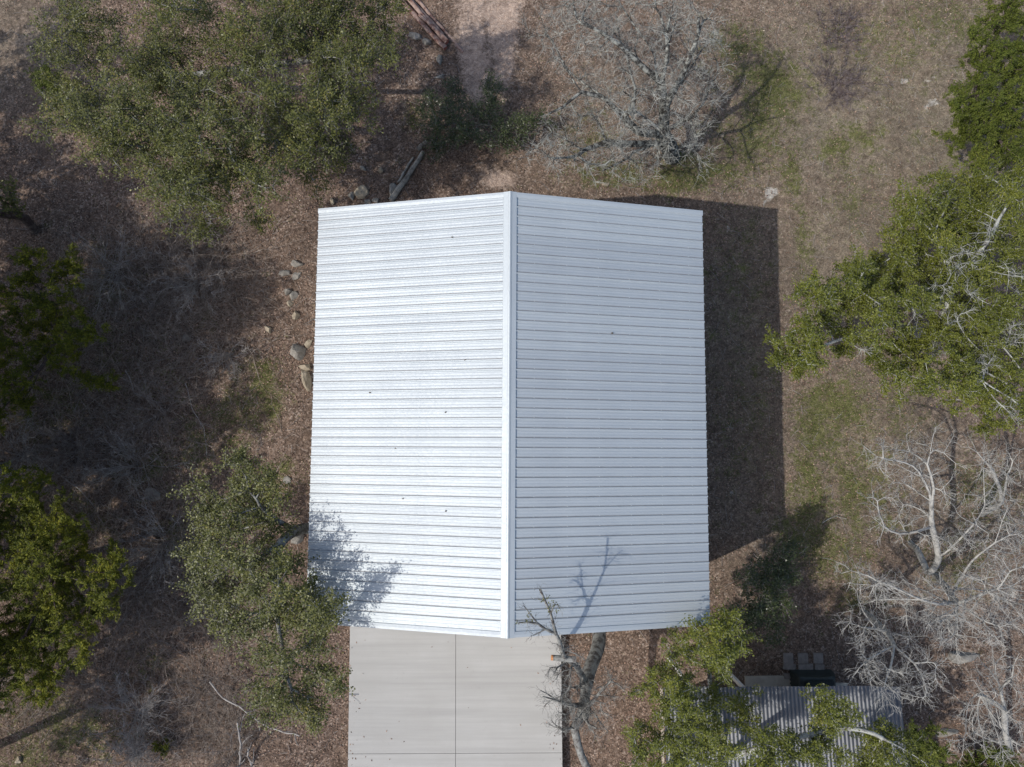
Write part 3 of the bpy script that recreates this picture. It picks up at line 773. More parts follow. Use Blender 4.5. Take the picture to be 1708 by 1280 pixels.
# ---- junipers
def juniper(label, base, limbs, lobes, leaf='juniper_leaf', seed=1, dens=30, nleaf=30, R=.12, **k):
    return tree('juniper_tree', label, 'tree', base, limbs, lobes, R=R, bark='bark_dark', leaf=leaf, dens=dens, twigs=4, tlen=(.18,.42), nleaf=nleaf, lsize=(.06,.12), lwid=.3, ltilt=1.2, spread=.035, needle=True, seed=seed, up=.6, **k)
BJ = [(-20,790),(50,790),(90,830),(120,880),(180,930),(200,960),(190,1020),(150,1050),(120,1080),(80,1140),(30,1180),(-30,1170)]
juniper('yellow green juniper catching sun at the lower left edge', (130,930), [[(120,935,1.5),(100,945,3),(85,955,4.6),(75,960,6)], [(100,945,3),(150,970,4)], [(100,945,3),(50,890,4.4)], [(100,945,3),(40,1060,4.4)]],
  lobes_in(BJ, 36, 2.6, 6.2, .5, .9, 21), seed=21)
juniper('shaded dark juniper by the left edge, above the sunlit yellow green one', (110,560), [[(100,555,1.5),(85,550,3)], [(100,555,1.5),(60,480,3)], [(100,555,1.5),(60,630,3)]],
  lobes_in([(-20,400),(60,410),(130,450),(150,560),(140,610),(70,600),(40,700),(-20,720)], 16, 1.8, 4.4, .5, .9, 22) + [(110,590,3.6,.6),(160,640,2.4,.35),(190,640,2.2,.25)], leaf='juniper_leaf', seed=22)
juniper('bright green juniper in the upper right corner, highest one', (1620,100), [[(1630,95,1.5),(1645,90,3),(1655,85,4.6)], [(1645,90,3),(1620,160,4)], [(1645,90,3),(1680,30,4.4)]],
  lobes_in([(1660,-20),(1720,-20),(1730,180),(1640,210),(1600,170),(1610,120),(1640,60)], 18, 3.0, 5.6, .5, .9, 23), leaf='juniper_green', seed=23)
juniper('bright green juniper touching the wide oak, below the upper right corner', (1610,225), [[(1625,220,1.5),(1650,215,3)], [(1650,215,3),(1690,250,3.8)]],
  lobes_in([(1580,220),(1620,190),(1720,180),(1730,290),(1620,280),(1590,250)], 11, 2.4, 4.4, .45, .8, 24), leaf='juniper_green', seed=24)
juniper('bright green bushy evergreen at the bottom edge right of the shed roof', (1500,1250), [[(1510,1255,1.5),(1530,1265,3)]],
  lobes_in([(1500,1215),(1560,1230),(1600,1290),(1500,1310),(1470,1260)], 9, 2.4, 4.6, .4, .7, 25), leaf='juniper_green', seed=25)
juniper('small green evergreen at the bottom edge beneath the pale bare trees', (1630,1262), [[(1640,1268,1),(1650,1275,1.6)]],
  lobes_in([(1600,1250),(1690,1255),(1700,1300),(1600,1300)], 7, .9, 2.0, .35, .6, 26), leaf='juniper_green', seed=26)
juniper('tiny yellow green juniper sapling amid grey brush at the lower left', (280,1248), [[(279,1250,.4),(278,1250,.8)]], [(278,1250,.6,.3)], seed=27, R=.03)
juniper('low dim juniper bush in the shade under the upper left oak', (95,150), [[(92,148,.8),(90,146,1.6)]], [(90,140,1.6,.6),(75,130,1.3,.5),(100,165,1.3,.5)], leaf='juniper_green', seed=28, R=.06)
# ---- trees beyond the left edge whose crowns shade the left side
def wl(x, y, z, rr):
    """world lobe -> pixel lobe form used by tree()"""
    d = Vector((x, y, z - CAM_H)); ct, st = math.cos(TILT), math.sin(TILT)
    fw = d.y * st - d.z * ct; upv = d.y * ct + d.z * st
    u, v = F_PX * d.x / fw, -F_PX * upv / fw
    return (CW + u * math.cos(ROLL) - v * math.sin(ROLL), CH + u * math.sin(ROLL) + v * math.cos(ROLL), z, rr)
def edge_tree(name, label, bx, by, zt, rr, n, seed, leaf, trunkpx=None, base=None, lean=(0, 0)):
    r = np.random.default_rng(seed); lo = []
    for i in range(n):
        a, q = r.uniform(0, 6.28), rr * math.sqrt(r.random())
        lo.append(wl(bx + q * math.cos(a), by + q * math.sin(a), r.uniform(zt * .52, zt), r.uniform(.8, 1.3)))
    b0 = base or (bx - lean[0], by - lean[1], float(gz(bx, by)))
    lim = trunkpx or [[wl(b0[0], b0[1], 2, 0)[:3], wl(bx, by, zt * .5, 0)[:3], wl(bx, by, zt * .8, 0)[:3]]]
    return tree(name, label, 'tree', b0, lim, lo, R=.18, bark='bark_dark', leaf=leaf, dens=13, twigs=3, nleaf=14, lsize=(.11,.16), seed=seed)
g_ = ggp(58, 388)
edge_tree('live_oak_tree', 'tall oak whose dark forked trunk leans out of the left edge', -25.0, 8.6, 9.0, 3.2, 18, 31, 'oak_leaf',
  [[(40,360,1.2),(25,345,2.2)], [(25,345,2.2),(15,310,3.2),(-30,280,5)], [(25,345,2.2),(-20,325,3.6),(-120,300,6)], [(40,360,1.2),(-30,352,3),(-160,380,6)]], (g_.x, g_.y, g_.z))
edge_tree('live_oak_tree', 'tall oak beyond the left edge shading the brush, upper of two', -23.6, 1.6, 12.0, 4.0, 30, 32, 'oak_leaf')
edge_tree('live_oak_tree', 'tall oak beyond the left edge shading the brush, lower of two', -21.5, -2.2, 11.0, 3.4, 26, 33, 'oak_leaf')
edge_tree('juniper_tree', 'juniper beyond the left edge next to the sunlit yellow green one', -26.5, -6.0, 9.0, 3.2, 18, 34, 'juniper_leaf')
edge_tree('juniper_tree', 'juniper beyond the left edge next to the dim shaded one', -25.2, 5.2, 10.0, 3.0, 18, 35, 'juniper_leaf')
edge_tree('live_oak_tree', 'tall oak beyond the lower left corner casting a long trunk shadow', *ggp(-45,1262)[:2], 11.5, 2.6, 14, 36, 'oak_leaf')
edge_tree('live_oak_tree', 'tall oak beyond the left edge shading the ground under the upper left oak', -26.5, 13.0, 10.5, 3.4, 20, 37, 'oak_leaf')
edge_tree('live_oak_tree', 'tall oak beyond the left edge shading the middle of the brush', -24.0, -.8, 12.5, 3.2, 24, 38, 'oak_leaf')
edge_tree('live_oak_tree', 'tallest oak beyond the left edge, shading the brush nearest the boulders', -21.5, 3.4, 13.0, 3.0, 22, 39, 'oak_leaf')
edge_tree('live_oak_tree', 'oak beyond the left edge shading the pale shrub clearing', -20.8, -.6, 12.0, 2.6, 20, 40, 'oak_leaf')
edge_tree('live_oak_tree', 'oak beyond the left edge level with the gap between the two left junipers', -27.0, -2.4, 10.0, 3.0, 20, 56, 'oak_leaf')
edge_tree('live_oak_tree', 'oak beyond the left edge shading the shrub between juniper and driveway oak', -21.8, -8.2, 10.5, 2.6, 18, 57, 'oak_leaf')
# ---- bare trees
BT = [(900,20),(960,-10),(1100,-20),(1180,0),(1200,60),(1190,120),(1180,200),(1160,270),(1060,280),(980,280),(910,270),(900,240),(940,180),(930,110)]
tree('bare_tree', 'leafless gnarled grey tree with lichen twigs behind the right roof slope', 'tree', (1122,262),
  [[(1120,252,.8),(1112,235,2),(1104,222,2.8)], [(1104,222,2.8),(1108,180,4),(1100,135,5),(1118,95,5.8),(1110,40,6.4)], [(1108,180,4),(1130,145,5),(1148,112,5.8),(1160,75,6.4),(1165,30,7)], [(1104,222,2.8),(1062,222,3.8),(1035,195,4.6),(1000,155,5.2),(950,165,5.6),(915,190,5.8)], [(1112,235,2),(1070,240,3.2),(1010,235,4.2),(960,262,5),(905,268,5.4)],
   [(1035,195,4.6),(1062,180,5),(1060,140,5.6),(1045,90,6)], [(1112,235,2),(1060,250,3),(1030,275,3.6),(1005,285,3.8)], [(1100,135,5),(1060,100,5.8),(1020,60,6.2),(960,40,6.4)], [(1104,222,2.8),(1140,200,4),(1180,170,5),(1195,165,5.4)]],
  lobes_in(BT, 40, 3.8, 6.8, .6, 1.1, 41), R=.36, bark='bark_gnarl', twigmat='bark_lichen', leaf=None, dens=20, step=.22, wig=.9, rtip=.010, twigs=4, tlen=(.2,.5), sub=1, trunk_wig=.55, seed=41, trad=.006, minr=[(.3,.22),(.16,.05),(.15,.05),(.17,.04),(.13,.035),(.07,.03),(.08,.03),(.06,.03),(.07,.03)])
tree('bare_tree', 'pale bleached leafless tree right of the building, uppermost of the pale trees', 'tree', (1520,905),
  [[(1530,915,1.5),(1548,960,2.6),(1558,985,3.4)], [(1548,960,2.6),(1568,930,3.8),(1553,880,4.6),(1556,835,5.2),(1535,790,5.6),(1495,775,5.8)], [(1556,835,5.2),(1553,790,5.6),(1550,745,5.8)], [(1535,790,5.6),(1515,765,5.8),(1470,770,6)], [(1568,930,3.8),(1600,905,4.6),(1625,870,5.4),(1650,840,5.8),(1640,780,6.2)], [(1553,880,4.6),(1500,895,5),(1470,880,5.4),(1460,850,5.6)]],
  lobes_in([(1440,800),(1480,735),(1560,740),(1590,800),(1600,860),(1650,800),(1660,870),(1600,940),(1540,900),(1490,900),(1450,860)], 18, 4.6, 6.2, .4, .8, 42), R=.115, bark='bark_white', leaf=None, dens=17, step=.28, wig=.8, rtip=.0105, twigs=3, tlen=(.2,.45), sub=1, trunk_wig=.65, seed=42, trad=.006)
tree('bare_tree', 'pale bleached leafless tree with dense twigs, nearest to the shed roof corner', 'tree', (1440,1020),
  [[(1460,1035,2),(1480,1055,4),(1492,1078,5.5)], [(1492,1078,5.5),(1445,1100,6.4),(1425,1115,6.8)], [(1492,1078,5.5),(1478,1130,6.6),(1472,1165,7)], [(1492,1078,5.5),(1530,1110,6.4),(1550,1150,7)], [(1480,1055,4),(1440,1045,5),(1405,1038,5.6)], [(1480,1055,4),(1520,1062,5.2)], [(1530,1110,6.4),(1560,1100,6.8)]],
  [(1430,1045,5.2,.7),(1455,1060,5.4,.7),(1440,1100,6.4,.55),(1475,1120,6.6,.6),(1500,1120,6.5,.6),(1535,1130,6.8,.7),(1520,1065,5.4,.5),(1445,1120,6.8,.5),(1475,1155,7,.5),(1545,1150,6.9,.5),(1560,1105,6.8,.4),(1480,1030,4.6,.8),(1430,990,4.4,.5)], R=.115, bark='bark_white', leaf=None, dens=18, step=.25, wig=.8, rtip=.008, twigs=3, tlen=(.2,.45), sub=1, trunk_wig=.4, seed=43, trad=.0055)
tree('bare_tree', 'pale bleached leafless tree in the middle of the pale thicket at right', 'tree', (1560,960),
  [[(1570,970,1.6),(1585,990,3.2),(1600,1010,4.6)], [(1600,1010,4.6),(1550,1010,5.4),(1500,985,5.8),(1450,960,6)], [(1600,1010,4.6),(1570,1045,5.6),(1535,1040,6)], [(1600,1010,4.6),(1600,1060,5.8),(1580,1075,6.2)], [(1600,1010,4.6),(1640,1040,5.8),(1660,1075,6.4)], [(1600,1010,4.6),(1650,985,5.6),(1700,1000,6.2)], [(1585,990,3.2),(1610,950,4.6),(1660,900,5.6),(1680,850,6)]],
  lobes_in([(1420,950),(1480,960),(1540,970),(1620,960),(1690,880),(1710,1000),(1690,1060),(1640,1060),(1580,1080),(1530,1050),(1470,1000)], 26, 4.4, 6.4, .5, .9, 44), R=.115, bark='bark_white', leaf=None, dens=20, step=.26, wig=.8, rtip=.0105, twigs=3, tlen=(.2,.45), sub=1, trunk_wig=.65, seed=44, trad=.006)
tree('bare_tree', 'pale bleached leafless tree at the lower right with long white trunk', 'tree', (1690,1262),
  [[(1682,1245,1.2),(1675,1200,2.6),(1678,1185,3.2),(1668,1150,4),(1655,1110,4.8),(1655,1075,5.4)], [(1655,1075,5.4),(1640,1050,6),(1600,1030,6.4)], [(1678,1185,3.2),(1640,1160,4.2),(1620,1150,4.8)], [(1668,1150,4),(1690,1130,5),(1700,1090,5.8)], [(1675,1200,2.6),(1705,1180,4)], [(1682,1245,1.2),(1650,1235,2),(1620,1220,2.8),(1600,1240,3.2)]],
  lobes_in([(1610,1140),(1650,1100),(1700,1080),(1715,1200),(1680,1260),(1600,1260),(1600,1210)], 16, 2.6, 5.8, .4, .75, 45), R=.115, bark='bark_white', leaf=None, dens=18, step=.26, wig=.8, rtip=.009, twigs=2, tlen=(.2,.5), sub=1, trunk_wig=.35, seed=45, trad=.006)
tree('bare_tree', 'pale leafless tree with curling limbs at the right edge, below the wide oak', 'tree', (1640,860),
  [[(1650,850,1.5),(1665,845,3),(1672,830,4)], [(1672,830,4),(1660,790,5),(1640,770,5.6),(1625,745,5.8)], [(1672,830,4),(1680,800,5),(1675,780,5.6)], [(1665,845,3),(1700,880,4.4)]],
  [(1635,760,5.6,.6),(1655,780,5.4,.6),(1680,790,5.6,.6),(1695,760,5.6,.6),(1700,840,5,.7),(1690,890,4.6,.7),(1650,820,5,.5)], R=.1, bark='bark_white', leaf=None, dens=18, step=.26, wig=.8, rtip=.009, twigs=2, sub=1, trunk_wig=.4, seed=46)
tree('dead_tree', 'dark gnarled dead tree leaning beside the driveway, one limb over the roof', 'tree', (1002,1020),
  [[(1003,1060,1.3),(1000,1085,2),(985,1108,2.8),(978,1140,3.6),(974,1180,4.4),(972,1200,4.8)], [(974,1180,4.4),(958,1225,4.6),(965,1255,4.2),(985,1290,3.8)], [(978,1140,3.6),(962,1108,5),(945,1100,6.4),(934,1076,8.2),(928,1058,8.8),(920,1040,9.3),(918,1018,9.6),(909,1000,9.9),(901,984,10)],
   [(928,1058,8.8),(908,1052,9),(892,1034,9.3),(880,1026,9.5),(866,1039,9.6)], [(892,1034,9.3),(877,1015,9.6)], [(974,1180,4.4),(950,1178,5.4),(925,1166,6.2),(906,1162,6.6)], [(925,1166,6.2),(902,1152,6.8)], [(978,1140,3.6),(960,1150,4.8),(940,1143,5.6)], [(974,1180,4.4),(1000,1160,5.4),(1020,1135,6)], [(972,1200,4.8),(995,1215,5.4)], [(908,1052,9),(890,1060,9.1)], [(918,1018,9.6),(926,1008,9.8)]],
  [(950,1120,6,.5),(970,1160,5,.6),(950,1190,5.4,.55),(935,1170,6,.45),(980,1190,5,.5),(1005,1170,5.4,.5),(925,1120,6.6,.35),(930,1215,5.2,.4),(990,1215,5,.4),(1015,1140,5.6,.45),(945,1085,7.6,.3)],
  R=.26, bark='bark_dead', twigmat='bark_dead', leaf='oak_leaf', dens=46, step=.18, wig=.9, rtip=.015, twigs=4, tlen=(.12,.35), sub=1, trunk_wig=.7, seed=47, nleaf=3, lsize=(.05,.08), minr=[(.24,.17),(.15,.13),(.11,.03),(.045,.02),(.02,.012),(.06,.025),(.025,.014),(.06,.025),(.05,.02),(.06,.04),(.02,.012),(.02,.012)], leaf_lobes=[(912,1005,9.8,.42),(880,1024,9.4,.25),(868,1036,9.5,.2)])
dt = [o for o in bpy.data.objects if o.name.startswith('dead_tree')][0]
c = Vector(gp(930,1098,6.6)); d = Vector((-1, .1, .05)).normalized()
V, Fq = tubes(np.array([c + d * -.55]), np.array([c + d * .12]), np.array([.1]), np.array([.09]), 10)
ob('cut_stub', mesh_np('cut_stub', V - np.array(dt.location), [Fq]), M['bark_dead'], dt)
V, Fq = tubes(np.array([c + d * .13]), np.array([c + d * .17]), np.array([.088]), np.array([.086]), 10)
me = mesh_np('cut_face', V - np.array(dt.location), [Fq]); bm = bmesh.new(); bm.from_mesh(me); bmesh.ops.holes_fill(bm, edges=bm.edges[:]); bm.to_mesh(me); bm.free()
ob('cut_face', me, M['cut_wood'], dt)
# ---- bare shrubs and brush piles
def bare_shrub(name, label, px, py, rad, h, stems, mat, seed, cat='shrub', flatp=False, dirb=None, thick=.011):
    r = np.random.default_rng(seed); b = ggp(px, py); root = empty(name, b); tag(root, label, cat); org = np.array(b)
    S = org + np.c_[r.normal(size=(stems, 2)) * rad * (.4 if flatp else .1), np.full(stems, -.03)]
    a = r.uniform(0, 6.28, stems)
    D = np.c_[np.cos(a), np.sin(a), r.uniform(.15, .5, stems) if flatp else r.uniform(.5, 1.6, stems)]
    if dirb is not None: D = D * .7 + np.array([dirb[0], dirb[1], 0])
    T = grow(S, unit(D), r.uniform(.7, 1.15, stems) * math.hypot(rad, h) , 7, .22, r, .06 if not flatp else .1)
    T[:, :, 2] = np.maximum(T[:, :, 2], gz(T[:, :, 0], T[:, :, 1]) + .02)
    V, Fq = poly_tubes(T - org, np.linspace(1, .4, 7)[None] * thick * r.uniform(.6, 1.2, (stems, 1)), 4)
    ob('stems', mesh_np('stems', V, [Fq], smooth=True), M[mat], root)
    q = np.repeat(T, 9, 0); n = len(q); t = r.integers(2, 7, n); ar = np.arange(n)
    T2 = grow(q[ar, t], unit(unit(q[ar, t] - q[ar, t - 1]) + rdir(n, r) * .8), r.uniform(.2, .5, n) * rad * .6, 4, .3, r)
    q2 = np.repeat(T2, 4, 0); n2 = len(q2); t2 = r.integers(1, 4, n2); ar2 = np.arange(n2)
    T3 = grow(q2[ar2, t2], unit(unit(q2[ar2, t2] - q2[ar2, t2 - 1]) + rdir(n2, r) * .8), r.uniform(.1, .3, n2) * rad * .6, 3, .3, r)
    for A in (T2, T3): A[:, :, 2] = np.maximum(A[:, :, 2], gz(A[:, :, 0], A[:, :, 1]) + .01)
    V1, F1 = poly_tubes(T2 - org, np.linspace(1, .5, 4)[None] * thick * .55 * np.ones((n, 1)), 3)
    V2, F2 = poly_tubes(T3 - org, np.linspace(1, .6, 3)[None] * thick * .38 * np.ones((n2, 1)), 3)
    ob('twigs', mesh_np('twigs', np.concatenate([V1, V2]), [np.concatenate([F1, F2 + len(V1)])]), M[mat], root)
    return root
bare_shrub('bare_shrub', 'grey leafless shrub with tangled twigs at the lower left, biggest bare one', 235, 1195, 1.5, 1.3, 46, 'twig_grey', 51)
bare_shrub('bare_shrub', 'grey leafless shrub at the bottom edge left of the yellow green sapling', 225, 1262, 1.3, 1.1, 34, 'twig_grey', 52)
bare_shrub('bare_shrub', 'small pale leafless shrub in the clearing left of the boulders', 385, 592, 1.0, .8, 18, 'twig_grey', 53)
bare_shrub('bare_shrub', 'dim leafless shrub beside the sunlit yellow green juniper', 225, 985, 1.5, 1.1, 30, 'twig_brown', 54)
bare_shrub('bare_shrub', 'dim leafless shrub below the dark juniper at the left edge', 130, 745, 1.6, 1.2, 34, 'twig_brown', 55)
bare_shrub('bare_shrub', 'dim leafless shrub in shade midway between left edge and boulders', 270, 690, 1.5, 1.1, 30, 'twig_brown', 56)
bare_shrub('bare_shrub', 'leafless shrub at the bottom edge under the driveway oak', 395, 1255, 1.0, 1.6, 22, 'twig_brown', 57)
bare_shrub('bare_shrub', 'small grey leafless shrub hanging below the upper left oak crown', 340, 360, .9, 1.6, 20, 'twig_grey', 58)
bare_shrub('bare_shrub', 'dim grey leafless shrub between the dark juniper and the upper left oak', 190, 455, 1.5, 1.4, 34, 'twig_grey', 63)
bare_shrub('bare_shrub', 'dim grey leafless shrub in shade directly left of the roof, level with the flat rocks', 330, 470, 1.3, 1.1, 28, 'twig_grey', 64)
bare_shrub('bare_shrub', 'dim grey leafless shrub just above the half buried grey slab', 230, 775, 1.4, 1.2, 32, 'twig_grey', 65)
bare_shrub('bare_shrub', 'dim grey leafless shrub left of the driveway oak crown', 275, 905, 1.3, 1.2, 30, 'twig_grey', 66)
bare_shrub('bare_shrub', 'dim grey leafless shrub at the left edge above the sunlit juniper', 40, 760, 1.4, 1.3, 32, 'twig_grey', 67)
bare_shrub('brush_pile', 'purplish heap of cut brush on the open grass, upper of two', 1398, 52, .85, .5, 60, 'twig_purple', 61, 'brush pile', True, (.1,-.1))
bare_shrub('brush_pile', 'purplish heap of cut brush on the open grass, lower of two', 1392, 140, .95, .5, 70, 'twig_purple', 62, 'brush pile', True, (.35,.15))
# a pale forked branch near the bottom and a log-like branch in the shade
def branch(label, pts, r0, r1, mat, name='fallen_branch', seed=3, side=6):
    r = np.random.default_rng(seed); P3 = [np.array(gp(x, y, z)) for x, y, z in pts]; Q = []
    for a_, b2 in zip(P3[:-1], P3[1:]):
        n = max(2, int(np.linalg.norm(b2 - a_) / .25))
        for i in range(n): Q.append(a_ + (b2 - a_) * i / n + r.normal(size=3) * .02)
    Q.append(P3[-1]); Q = np.array(Q); org = Q[0].copy()
    V, Fq = poly_tubes((Q - org)[None], np.linspace(r0, r1, len(Q))[None], 7)
    root = empty(name, org); tag(root, label, 'branch')
    ob('limb', mesh_np('limb', V, [Fq], smooth=True), M[mat], root)
    n = side; t = r.integers(2, len(Q) - 1, n)
    T = grow(Q[t], unit(unit(Q[t] - Q[t - 1]) + rdir(n, r) * .8), r.uniform(.3, .9, n), 5, .3, r)
    T[:, :, 2] = np.maximum(T[:, :, 2], gz(T[:, :, 0], T[:, :, 1]) + .02)
    V, Fq = poly_tubes(T - org, np.linspace(1, .4, 5)[None] * r1 * .8 * np.ones((n, 1)), 4)
    ob('side_twigs', mesh_np('side_twigs', V, [Fq]), M[mat], root)
branch('pale bent branch reaching down left of the driveway oak', [(350,1138,1.2),(372,1165,1.5),(400,1180,1.8),(450,1215,2.2),(500,1228,2.6)], .035, .025, 'twig_grey', seed=71)
branch('pale upright stem at the bottom edge under the driveway oak, left stem', [(398,1290,.1),(402,1250,.9),(396,1205,1.6)], .05, .03, 'twig_grey', seed=72)
branch('pale upright stem at the bottom edge under the driveway oak, right stem', [(424,1290,.1),(414,1262,.7),(414,1248,1.2)], .05, .03, 'twig_grey', seed=73)
branch('long thin grey branch lying in the shade left of centre', [(75,775,.4),(110,800,.4),(135,820,.5),(160,850,.4)], .025, .01, 'twig_grey', seed=74)
branch('thin curved vine-like branch in the brush, left of the grass patch', [(310,640,.5),(320,680,.5),(340,715,.5),(345,760,.4)], .018, .01, 'twig_grey', seed=75)
branch('thin branch sprawling in shade near the dim leafless shrub', [(210,620,.5),(225,655,.5),(260,670,.6),(275,690,.4)], .02, .01, 'twig_grey', seed=76)
branch('pale twig on the grass right of the building shadow', [(1370,872,.12),(1395,862,.15),(1412,866,.12)], .018, .008, 'bark_white', seed=77, side=3)

# ------------------------------------------------------------------ logs
def log(label, p0, p1, r0, r1, mat, seed, z0=0.0, z1=0.0, group=None):
    r = np.random.default_rng(seed)
    a_ = np.array(ggp(*p0)); b2 = np.array(ggp(*p1)); a_[2] += r0 * .8 + z0; b2[2] += r1 * .8 + z1
    n = 14; t = np.linspace(0, 1, n)[:, None]
    Q = a_ + (b2 - a_) * t + np.c_[r.normal(size=(n, 3)).cumsum(0) * .012]
    R_ = np.linspace(r0, r1, n) * r.uniform(.9, 1.1, n)
    m = 10; D = np.gradient(Q, axis=0); _, A, B = frames(D); th = np.arange(m) * 2 * np.pi / m
    jig = 1 + .12 * r.normal(size=(1, m)) + .05 * r.normal(size=(n, m))
    org = (a_ + b2) / 2
    V = Q[:, None] + (A[:, None] * np.cos(th)[None, :, None] + B[:, None] * np.sin(th)[None, :, None]) * (R_[:, None] * jig)[..., None] - org
    b = (np.arange(n - 1) * m)[:, None]; i = np.arange(m)[None]; j = (i + 1) % m
    Fq = np.stack([b + i, b + j, b + m + j, b + m + i], -1).reshape(-1, 4)
    root = empty('log', org); tag(root, label, 'log', group)
    ob('bark', mesh_np('bark', V.reshape(-1, 3), [Fq], smooth=True), M[mat], root)
    for k in (0, n - 1):
        mb = MB(); ring = [tuple(x) for x in V[k]]; mb.poly(ring if k else ring[::-1])
        ob('cut_end', mb.mesh('cut_end'), M['log_end'] if mat == 'cedar_log' else M[mat], root)
    return root
LG = 'cedar logs piled by the dirt track'
log('reddish cedar log, lowest and leftmost of the pile by the dirt track', (648,-18), (742,86), .1, .12, 'cedar_log', 81, group=LG)
log('reddish cedar log, second from the left in the pile by the dirt track', (664,-18), (746,74), .09, .1, 'cedar_log', 82, .12, .1, group=LG)
log('reddish cedar log, in the middle of the pile by the dirt track', (672,-14), (738,62), .08, .1, 'cedar_log', 83, .02, .02, group=LG)
log('reddish cedar log, rightmost and nearest the dirt track', (684,-14), (771,86), .08, .09, 'cedar_log', 84, .03, 0, group=LG)
log('short cedar log with its red cut end showing, on top of the pile', (700,30), (750,72), .07, .09, 'cedar_log', 85, .2, .14, group=LG)
log('weathered grey log pointing at the roof edge, longest of the grey logs', (653,336), (706,256), .11, .085, 'grey_log', 86)
log('thin weathered grey log lying left of the longest grey log', (664,305), (690,262), .06, .05, 'grey_log', 87)
log('short grey log at the upper end of the longest grey log', (697,250), (712,236), .09, .07, 'grey_log', 88)

# ------------------------------------------------------------------ rocks
def rock(label, px, py, w, d, h, rz, mat, seed, group=None):
    r = random.Random(seed); bm = bmesh.new(); bmesh.ops.create_icosphere(bm, subdivisions=3, radius=1)
    pl = [(Vector((r.gauss(0,1), r.gauss(0,1), r.gauss(0,.8))).normalized(), r.uniform(.45, .8)) for _ in range(13)]
    for v in bm.verts:
        c_ = v.co.copy()
        for n_, dd in pl:
            t = c_.dot(n_)
            if t > dd: c_ -= n_ * (t - dd)
        c_ *= 1 + .05 * math.sin(c_.x * 7 + seed) * math.sin(c_.y * 6 + 2 * seed) + r.uniform(-.012, .012)
        v.co = Vector((c_.x * w / 2 * 1.3, c_.y * d / 2 * 1.3, c_.z * h * 1.1))
    me = bpy.data.meshes.new('rock'); bm.to_mesh(me); bm.free()
    p = ggp(px, py); o = ob('rock', me, M[mat], None, (p.x, p.y, p.z + h * .02)); o.rotation_euler = (0, 0, math.radians(rz))
    tag(o, label, 'rock', group)
RG = 'rocks along the left side of the building'
RK = [(511,634,.38,.95,.3,8,'rock_tan','long tan boulder against the left roof edge, lower half of the big pair'),
 (509,612,.6,.3,.28,0,'rock_tan','broad tan boulder end directly below the large grey boulder'),
 (497,587,.62,.62,.38,20,'rock_grey','large grey angular boulder near the left roof edge'),
 (514,574,.4,.4,.18,0,'rock_tan','half-hidden brownish rock between grey boulder and roof edge'),
 (448,550,.3,.33,.2,10,'rock_tan','lone pale rounded rock furthest from the left roof edge'),
 (494,526,.34,.4,.24,15,'rock_tan','tan egg-shaped rock casting a small shadow, above the grey boulders'),
 (491,494,.3,.42,.26,-25,'rock_grey','grey rock with pale top, upper one of a close pair left of roof'),
 (483,506,.3,.26,.2,0,'rock_tan','small tan rock touching the grey rock with pale top'),
 (480,486,.38,.24,.2,35,'rock_grey','dull grey rock just left of the grey rock with pale top'),
 (475,457,.5,.26,.16,5,'rock_grey','flat pale rock, left of two flat rocks beside upper left roof edge'),
 (494,461,.46,.28,.14,20,'rock_grey','flat pale rock, right of two flat rocks beside upper left roof edge'),
 (494,441,.5,.26,.2,-10,'rock_grey','flat rock above the pair of flat rocks beside the roof edge'),
 (310,565,.3,.34,.2,0,'rock_grey','single grey rock in the dark brush left of the pale shrub'),
 (255,825,.8,.45,.12,-20,'rock_grey','flat grey slab half buried in the shaded brush'),
 (480,800,.5,.26,.14,10,'rock_grey','flat grey stone beside the roof edge above the tree shadow'),
 (496,900,.5,.4,.26,10,'rock_grey','dark stone under the driveway oak by the roof edge'),
 (603,323,.5,.62,.26,15,'rock_tan','biggest angular stone at the top left roof edge'),
 (587,327,.3,.36,.2,0,'rock_grey','small angular stone left of the biggest stone at roof edge'),
 (612,338,.32,.24,.16,0,'rock_grey','little stone tucked under the top left roof edge, left one'),
 (627,335,.36,.26,.18,20,'rock_grey','little stone tucked under the top left roof edge, right one'),
 (654,317,.34,.46,.2,-10,'rock_grey','pale rock lying against the longest grey log'),
 (635,286,.28,.3,.18,0,'rock_tan','small tan rock left of the longest grey log'),
 (606,282,.3,.18,.14,-40,'rock_grey','small pale wedge of rock above the biggest angular stone'),
 (555,337,.18,.32,.2,-10,'rock_tan','thin upright tan stone near the top left roof corner'),
 (635,14,.5,.32,.2,-30,'rock_grey','grey-green rock left of the cedar logs near the top edge'),
 (692,62,.62,.26,.18,-15,'rock_grey','grey-green rock below the cedar logs, left one'),
 (711,72,.36,.28,.18,-20,'rock_grey','grey-green rock touching the cedar logs, right one'),
 (734,100,.26,.4,.2,-20,'rock_grey','pale rock just below the end of the cedar logs'),
 (733,129,.46,.2,.14,15,'rock_grey','pale flat rock furthest below the cedar logs'),
 (1011,309,.3,.22,.14,0,'rock_tan','small pale rock on the grass above the right roof slope'),
 (1093,152,.26,.24,.16,0,'rock_tan','pale round rock lying under the leafless gnarled tree'),
 (1203,227,.22,.2,.14,0,'rock_tan','pale rock in the shadow of the leafless gnarled tree'),
 (32,1268,.3,.26,.18,0,'rock_tan','small tan rock in the very bottom left corner'),
 (1604,1095,1.5,.5,.3,-5,'rock_grey','large grey rock slab in shade under the pale bare trees'),
 (1575,1222,.9,.3,.2,10,'rock_grey','pale flat rock right of the shed at bottom')]
for i, (px, py, w, d, h, rz, mt, lab) in enumerate(RK): rock(lab, px, py, w, d, h, rz, mt, 100 + i)

